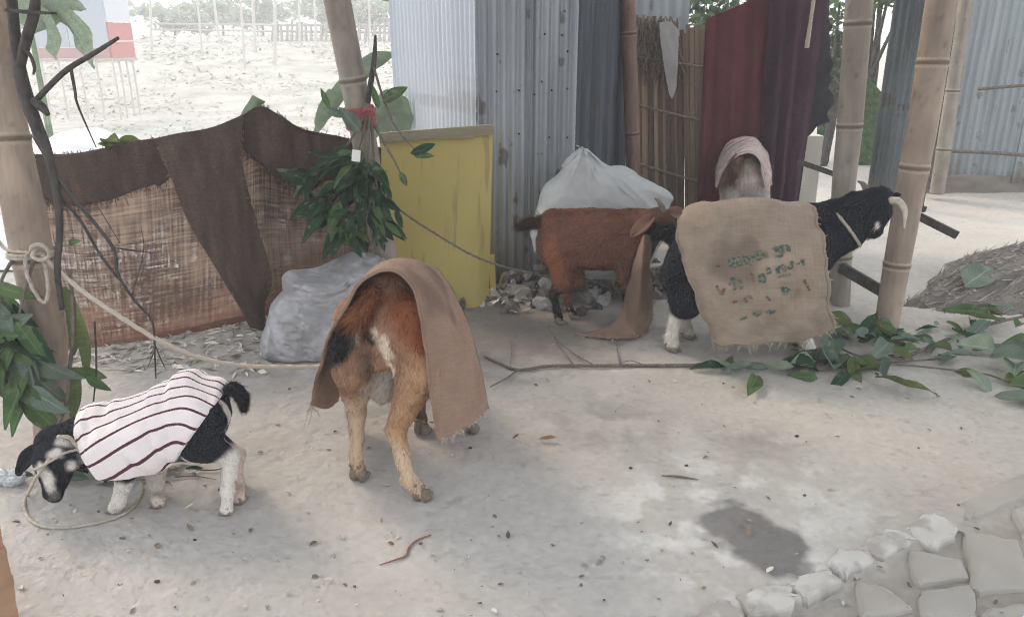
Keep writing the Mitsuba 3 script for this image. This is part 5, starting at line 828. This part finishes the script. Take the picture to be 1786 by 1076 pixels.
# bunch at the left pole
bl = thing('leafy_branch', 'large green leaves hanging on the left bamboo pole above the kid', 'branch'); r = np.random.default_rng(43)
ST2 = [[(30, 440, 2.28), (0, 500, 2.22), (10, 580, 2.18), (20, 640, 2.16)], [(60, 450, 2.25), (40, 520, 2.2), (30, 600, 2.17), (55, 700, 2.14)], [(-20, 450, 2.28), (-25, 560, 2.2), (-10, 660, 2.15)]]
for s in ST2: stem(bl, s, [.006, .004, .003, .002][:len(s)])
for s, nl in zip(ST2, (20, 18, 12)):
    C = catmull(A3(s), 60)
    for i in range(nl): leaf(bl, C[int(14 + 45 * r.random())] + r.normal(0, .012, 3), rnd(r, (.15, -.25, -.55), (.6, .2, .4)), rnd(r, (-.2, -.8, .6), .35), .11 + .07 * r.random(), ['leaf_mid', 'leaf_grey', 'leaf_dark', 'leaf_mid', 'leaf_grey'][int(r.integers(5))], r)
bs = thing('leaf_strip', 'long hanging green leaf strips right of the left bamboo pole', 'leaves')
for pts, w in (([(118, 505, 2.27), (132, 550, 2.25), (148, 600, 2.24), (152, 655, 2.25)], .022), ([(112, 500, 2.3), (124, 540, 2.29), (130, 590, 2.28), (128, 620, 2.28)], .018), ([(132, 640, 2.2), (132, 690, 2.19), (126, 730, 2.19)], .020)):
    C = catmull(A3(pts), 16); ww = w * np.sin(np.linspace(.35, 3.05, 16)) ** .6; G = np.stack([C + np.array([s, -.2 * abs(s), 0]) * ww[:, None] for s in (-1, -.5, 0, .5, 1)], 1); m, uv = single(G); obj('leaf', m, 'leaf_olive', bs, True)
for (x, y) in ((150, 655), (130, 645)): leaf(bs, at(x, y, 2.22), rnd(r, (.7, -.1, -.2), .2), v(0, -.8, .5), .10, 'leaf_mid', r)
stem(bs, [(122, 470, 2.27), (128, 560, 2.24), (122, 640, 2.2), (112, 715, 2.1), (62, 812, 1.9)], [.005, .005, .0055, .005, .003], mat='stem_bark')
# bare dark branch by the left pole
bb_ = thing('bare_branch', 'dark forked bare branch leaning on the left bamboo pole', 'branch')
stem(bb_, [(18, -40, 2.32), (24, 40, 2.31), (33, 110, 2.30), (46, 170, 2.29), (64, 220, 2.28), (82, 262, 2.27), (98, 330, 2.25), (104, 400, 2.24), (100, 470, 2.24), (108, 540, 2.24)], [.013, .014, .015, .019, .017, .013, .011, .010, .009, .007], 50, 'dark_bark', 'main_stem')
for pts, R in (([(62, -30, 2.26), (60, 20, 2.26), (46, 70, 2.28), (36, 115, 2.29)], [.010, .014, .014, .012]), ([(10, 18, 2.26), (55, 22, 2.25), (98, 24, 2.24)], [.005, .006, .003]), ([(60, 178, 2.28), (112, 126, 2.24), (160, 96, 2.2), (206, 67, 2.16)], [.008, .0075, .0065, .0045]), ([(36, 82, 2.28), (52, 96, 2.27), (60, 118, 2.26), (58, 130, 2.26)], [.005, .005, .005, .003]), ([(58, 176, 2.28), (74, 188, 2.26), (84, 200, 2.25)], [.013, .013, .007]), ([(124, 122, 2.23), (131, 160, 2.22), (136, 185, 2.22), (168, 258, 2.2)], [.0045, .004, .003, .0015]), ([(50, 190, 2.29), (60, 230, 2.28), (78, 268, 2.27)], [.006, .007, .006])): stem(bb_, pts, R, 14, 'dark_bark', 'twig')
for pts, R in (([(80, 282, 2.26), (128, 345, 2.26), (172, 398, 2.27), (200, 438, 2.28), (206, 480, 2.3), (238, 528, 2.32), (266, 562, 2.34), (270, 620, 2.36), (272, 660, 2.38)], [.006, .0055, .005, .005, .0045, .004, .0035, .003, .002]), ([(86, 320, 2.26), (140, 385, 2.27), (172, 440, 2.29), (206, 486, 2.3)], [.004, .0045, .004, .004]), ([(198, 432, 2.28), (232, 437, 2.29), (268, 441, 2.3)], [.002, .003, .0015]), ([(270, 600, 2.36), (280, 625, 2.36), (290, 645, 2.36)], [.002, .0018, .001]), ([(268, 615, 2.36), (258, 640, 2.36)], [.002, .001]), ([(165, 560, 2.27), (168, 640, 2.24), (163, 700, 2.22)], [.003, .003, .002]), ([(110, 300, 2.26), (150, 330, 2.27), (210, 425, 2.28)], [.0015, .0015, .001]), ([(230, 515, 2.32), (250, 440, 2.31), (246, 395, 2.31)], [.0015, .0015, .0008]), ([(55, 235, 2.3), (75, 270, 2.29), (110, 330, 2.27)], [.0015, .002, .0015])): stem(bb_, pts, R, 22, 'dark_bark', 'twig')
r = np.random.default_rng(4); leaf(bb_, at(120, 425, 2.25), v(.8, -.2, .25), v(0, -1, .4), .04, 'leaf_mid', r)
# branches on the ground
def G2(L, dz=.006): return [on(gr(*p), dz) for p in L]
bg = thing('fallen_twig', 'long bare twig lying on the ground below the plastic bag', 'twig')
stem(bg, G2([(846, 624), (872, 636), (905, 648), (960, 642), (1030, 642), (1100, 640), (1170, 641), (1232, 639)], .010), np.linspace(.0055, .0075, 8), 40)
for L, R in (([(1000, 641), (984, 620), (966, 596), (955, 572)], .0045), ([(1035, 641), (1005, 625), (975, 600), (962, 586)], .003), ([(1082, 640), (1078, 622), (1074, 596)], .003), ([(1120, 640), (1100, 632), (1082, 636)], .002), ([(905, 648), (882, 664), (856, 680)], .0035), ([(890, 640), (892, 610), (888, 590)], .002)): stem(bg, G2(L, .012), [R, R * .9, R * .6, R * .5][:len(L)], 16, name='side_twig')
bf = thing('leafy_branch', 'cut leafy branch lying on the ground beside the black goat', 'branch'); r = np.random.default_rng(47)
for L, R in (([(1395, 570), (1440, 600), (1500, 628), (1560, 636), (1640, 632)], .005), ([(1500, 640), (1560, 634), (1620, 612), (1690, 582), (1760, 562), (1830, 548)], .009), ([(1330, 640), (1400, 648), (1470, 645), (1560, 640)], .005), ([(1215, 640), (1290, 636), (1340, 640)], .004), ([(1560, 640), (1640, 648), (1720, 660), (1800, 690)], .004)): stem(bf, G2(L, .016), np.linspace(R, R * .7, len(L)), 24)
CL = [(1440, 1560, 570, 612, 13, .17, .03), (1410, 1545, 630, 668, 13, .19, .02), (1240, 1330, 628, 664, 6, .15, .01), (1540, 1680, 590, 640, 26, .085, .03), (1600, 1700, 560, 600, 7, .09, .02), (1690, 1800, 560, 640, 18, .15, .09), (1660, 1800, 655, 705, 9, .15, .02), (1340, 1430, 615, 650, 9, .09, .02), (1440, 1520, 560, 590, 8, .12, .03)]
for x0, x1, y0, y1, n, L, hz_ in CL:
    for i in range(n):
        o = on(gr(r.uniform(x0, x1), r.uniform(y0, y1)), .014 + hz_ * r.random()); a_ = r.uniform(0, 6.283); leaf(bf, o, v(math.cos(a_), math.sin(a_) * .8, .05 + hz_ * 3 * r.normal() * .6), rnd(r, (0, -.35, 1), (.3, .3, .1)), L * (.75 + .5 * r.random()), ['leaf_mid', 'leaf_grey', 'leaf_dark', 'leaf_grey', 'leaf_olive', 'leaf_pale'][int(r.integers(6))], r)
# small things on the ground
k = thing('twig', 'thin crooked reddish twig lying on the bare earth in front', 'twig'); scene[k] = mikit.ply(tube(G2([(662, 988), (690, 980), (708, 972), (714, 958), (728, 946), (752, 938)], .004), [.0015, .0025, .003, .003, .0025, .0018], 6, 24), 'rust_hem')
k = thing('twig', 'short dark straight twig lying right of the middle of the yard', 'twig'); scene[k] = mikit.ply(tube(G2([(1154, 829), (1184, 832), (1218, 838)], .005), [.002, .004, .002], 6, 10), 'stem_bark')
k = thing('fallen_leaf', 'small dark curled leaf on the earth right of the brown goat', 'leaf'); m = leaf_mesh(.2, -.2, .6); uv_ = leaf_uv(); m.apply_transform(frame(on(gr(940, 768), .008), v(1, -.25, .05), v(0, 0, 1), .06)); scene[k] = mikit.ply(m, 'leaf_dry', smooth=True, uv=uv_)
k = thing('ground_litter', 'small droppings, chips and leaf bits scattered over the yard', 'litter', kind='stuff'); r = np.random.default_rng(77); ms, cs = [], []
for i in range(520):
    p = gr(r.uniform(0, 1786), r.uniform(600, 1076) if i < 650 else r.uniform(350, 640)); 
    if p[1] > 6 or (p[0] < -.2 and p[1] > 3.3): continue
    if i % 40 == 0: m = trimesh.creation.icosphere(1, .0028 + .0025 * r.random()); m.vertices *= [1.4, 1, .8]; c = [.07, .055, .05]
    else:
        m = leaf_mesh(.25, .3 * r.normal(), .5, 4); a_ = r.uniform(0, 6.3); m.apply_transform(frame([0, 0, 0], v(math.cos(a_), math.sin(a_), .15 * r.normal()), v(0, 0, 1), .005 + .024 * r.random() ** 3)); c = [[.22, .17, .13], [.50, .47, .43], [.12, .095, .08], [.33, .29, .25]][int(r.integers(4))]
    m.apply_translation(on(p, .003)); ms.append(m); cs.append(np.tile(np.array(c) * (.7 + .6 * r.random()), (len(m.vertices), 1)))
scene[k] = mikit.ply(cat(ms), 'painted', color=np.vstack(cs))
k = thing('fodder', 'green stalks and leaves under the kid on the ground', 'fodder'); r = np.random.default_rng(15)
for i in range(44):
    o = on(gr(r.uniform(60, 350), r.uniform(800, 846)), .012 + .02 * r.random()); a_ = r.normal(0, .6) + (3.14 if r.random() < .5 else 0)
    if i % 3: leaf(k, o, v(math.cos(a_), math.sin(a_) * .5, .02 * r.normal()), rnd(r, (0, -.1, 1), .12), .06 + .05 * r.random(), ['leaf_grey', 'leaf_dark', 'leaf_mid'][int(r.integers(3))], r)
    else: c_ = r.normal(0, .5); obj('stalk', tube(on([o, o + v(math.cos(a_), math.sin(a_) * .5, .0) * .06, o + v(math.cos(a_ + c_), math.sin(a_ + c_) * .5, .0) * .13], .008), [.0025, .002, .001], 5, 8), ['stem_bark', 'rope_fibre'][i % 2], k)
k = thing('plastic_wisp', 'pale bluish plastic scrap at the left edge beside the kid\'s head', 'plastic'); m = trimesh.creation.icosphere(4, 1.0); m.vertices *= np.array([.055, .03, .028]); m.vertices += m.vertex_normals * crumple(m.vertices, 45, .016, 5)[:, None]; m.apply_translation(on(gr(18, 846), .022)); scene['blue_film'] = two(pr([.40, .44, .44], .35, .5)); scene[k] = mikit.ply(m, 'blue_film', smooth=True)
# ropes
scene['pale_rope'] = two(pr([.55, .49, .42], .95, .1))
k = thing('rope', 'pale rope knotted on the left bamboo pole and running to the brown goat', 'rope')
obj('line', tube(A3([(72, 446, 2.235), (140, 505, 2.27), (210, 553, 2.31), (280, 595, 2.36), (350, 624, 2.42), (420, 637, 2.48), (500, 640, 2.54), (570, 638, 2.60), (640, 622, 2.66), (705, 590, 2.70)]), .0072, 9, 260, rope=.16), 'pale_rope', k, True)
c0, ax = at(60, 440, 2.322), unit(at(52, 400, 2.33) - at(80, 580, 2.31)); xx = unit(np.cross(ax, v(0, 1, 0))); yv = np.cross(ax, xx); th = np.linspace(0, 6.283 * 2, 60)
obj('coil', tube(c0 + (xx * np.cos(th)[:, None] + yv * np.sin(th)[:, None]) * .0685 + ax * (th / 6.283 - 1)[:, None] * .008, .0055, 8, 160, rope=.16), 'rope_fibre', k, True)
obj('loop', tube(A3([(62, 440, 2.235), (46, 446, 2.22), (48, 480, 2.22), (62, 512, 2.215), (78, 528, 2.215), (84, 508, 2.22), (80, 470, 2.225), (72, 448, 2.23)]), .0055, 8, 90, rope=.16), 'rope_fibre', k, True)
obj('knot', tube(A3([(52, 440, 2.23), (60, 428, 2.215), (78, 430, 2.215), (86, 444, 2.22), (74, 454, 2.21), (58, 448, 2.212), (62, 434, 2.222)]), .0062, 8, 70, rope=.16), 'rope_fibre', k, True)
obj('tail_end', tube(A3([(50, 440, 2.25), (20, 438, 2.28), (5, 430, 2.3), (-10, 410, 2.32)]), .005, 8, 40, rope=.16), 'rope_fibre', k, True)
k = thing('rope', 'thin brown rope slanting across the yellow panel to the small brown goat', 'rope'); scene[k] = mikit.ply(tube(A3([(676, 340, 3.385), (700, 368, 3.4), (760, 408, 3.42), (830, 448, 3.44), (900, 471, 3.46), (960, 483, 3.50), (1010, 484, 3.60), (1060, 500, 3.70)]), .0045, 8, 220, rope=.16), 'dark_rope', smooth=True)
k = thing('rope', 'grey rope looping on the ground round the kid\'s front feet', 'rope'); q = G2([(50, 868), (44, 890), (55, 914), (84, 927), (134, 925), (201, 908), (236, 886), (249, 860), (246, 845)], .006); scene[k] = mikit.ply(tube([at(86, 800, 1.84), at(60, 838, 1.83)] + q, .0042, 8, 240, rope=.16), 'rope_fibre', smooth=True)
k = thing('halter', 'grey cord halter tied round the kid\'s head', 'halter'); obj('noseband', tube(A3([(56, 818, 1.86), (68, 816, 1.825), (95, 800, 1.815), (112, 790, 1.83), (135, 784, 1.87)]), .0032, 6, 40, rope=.15), 'rope_fibre', k, True); obj('headband', tube(A3([(100, 762, 1.868), (118, 762, 1.868), (134, 778, 1.875), (142, 800, 1.89)]), .005, 6, 40, rope=.15), 'rope_fibre', k, True)
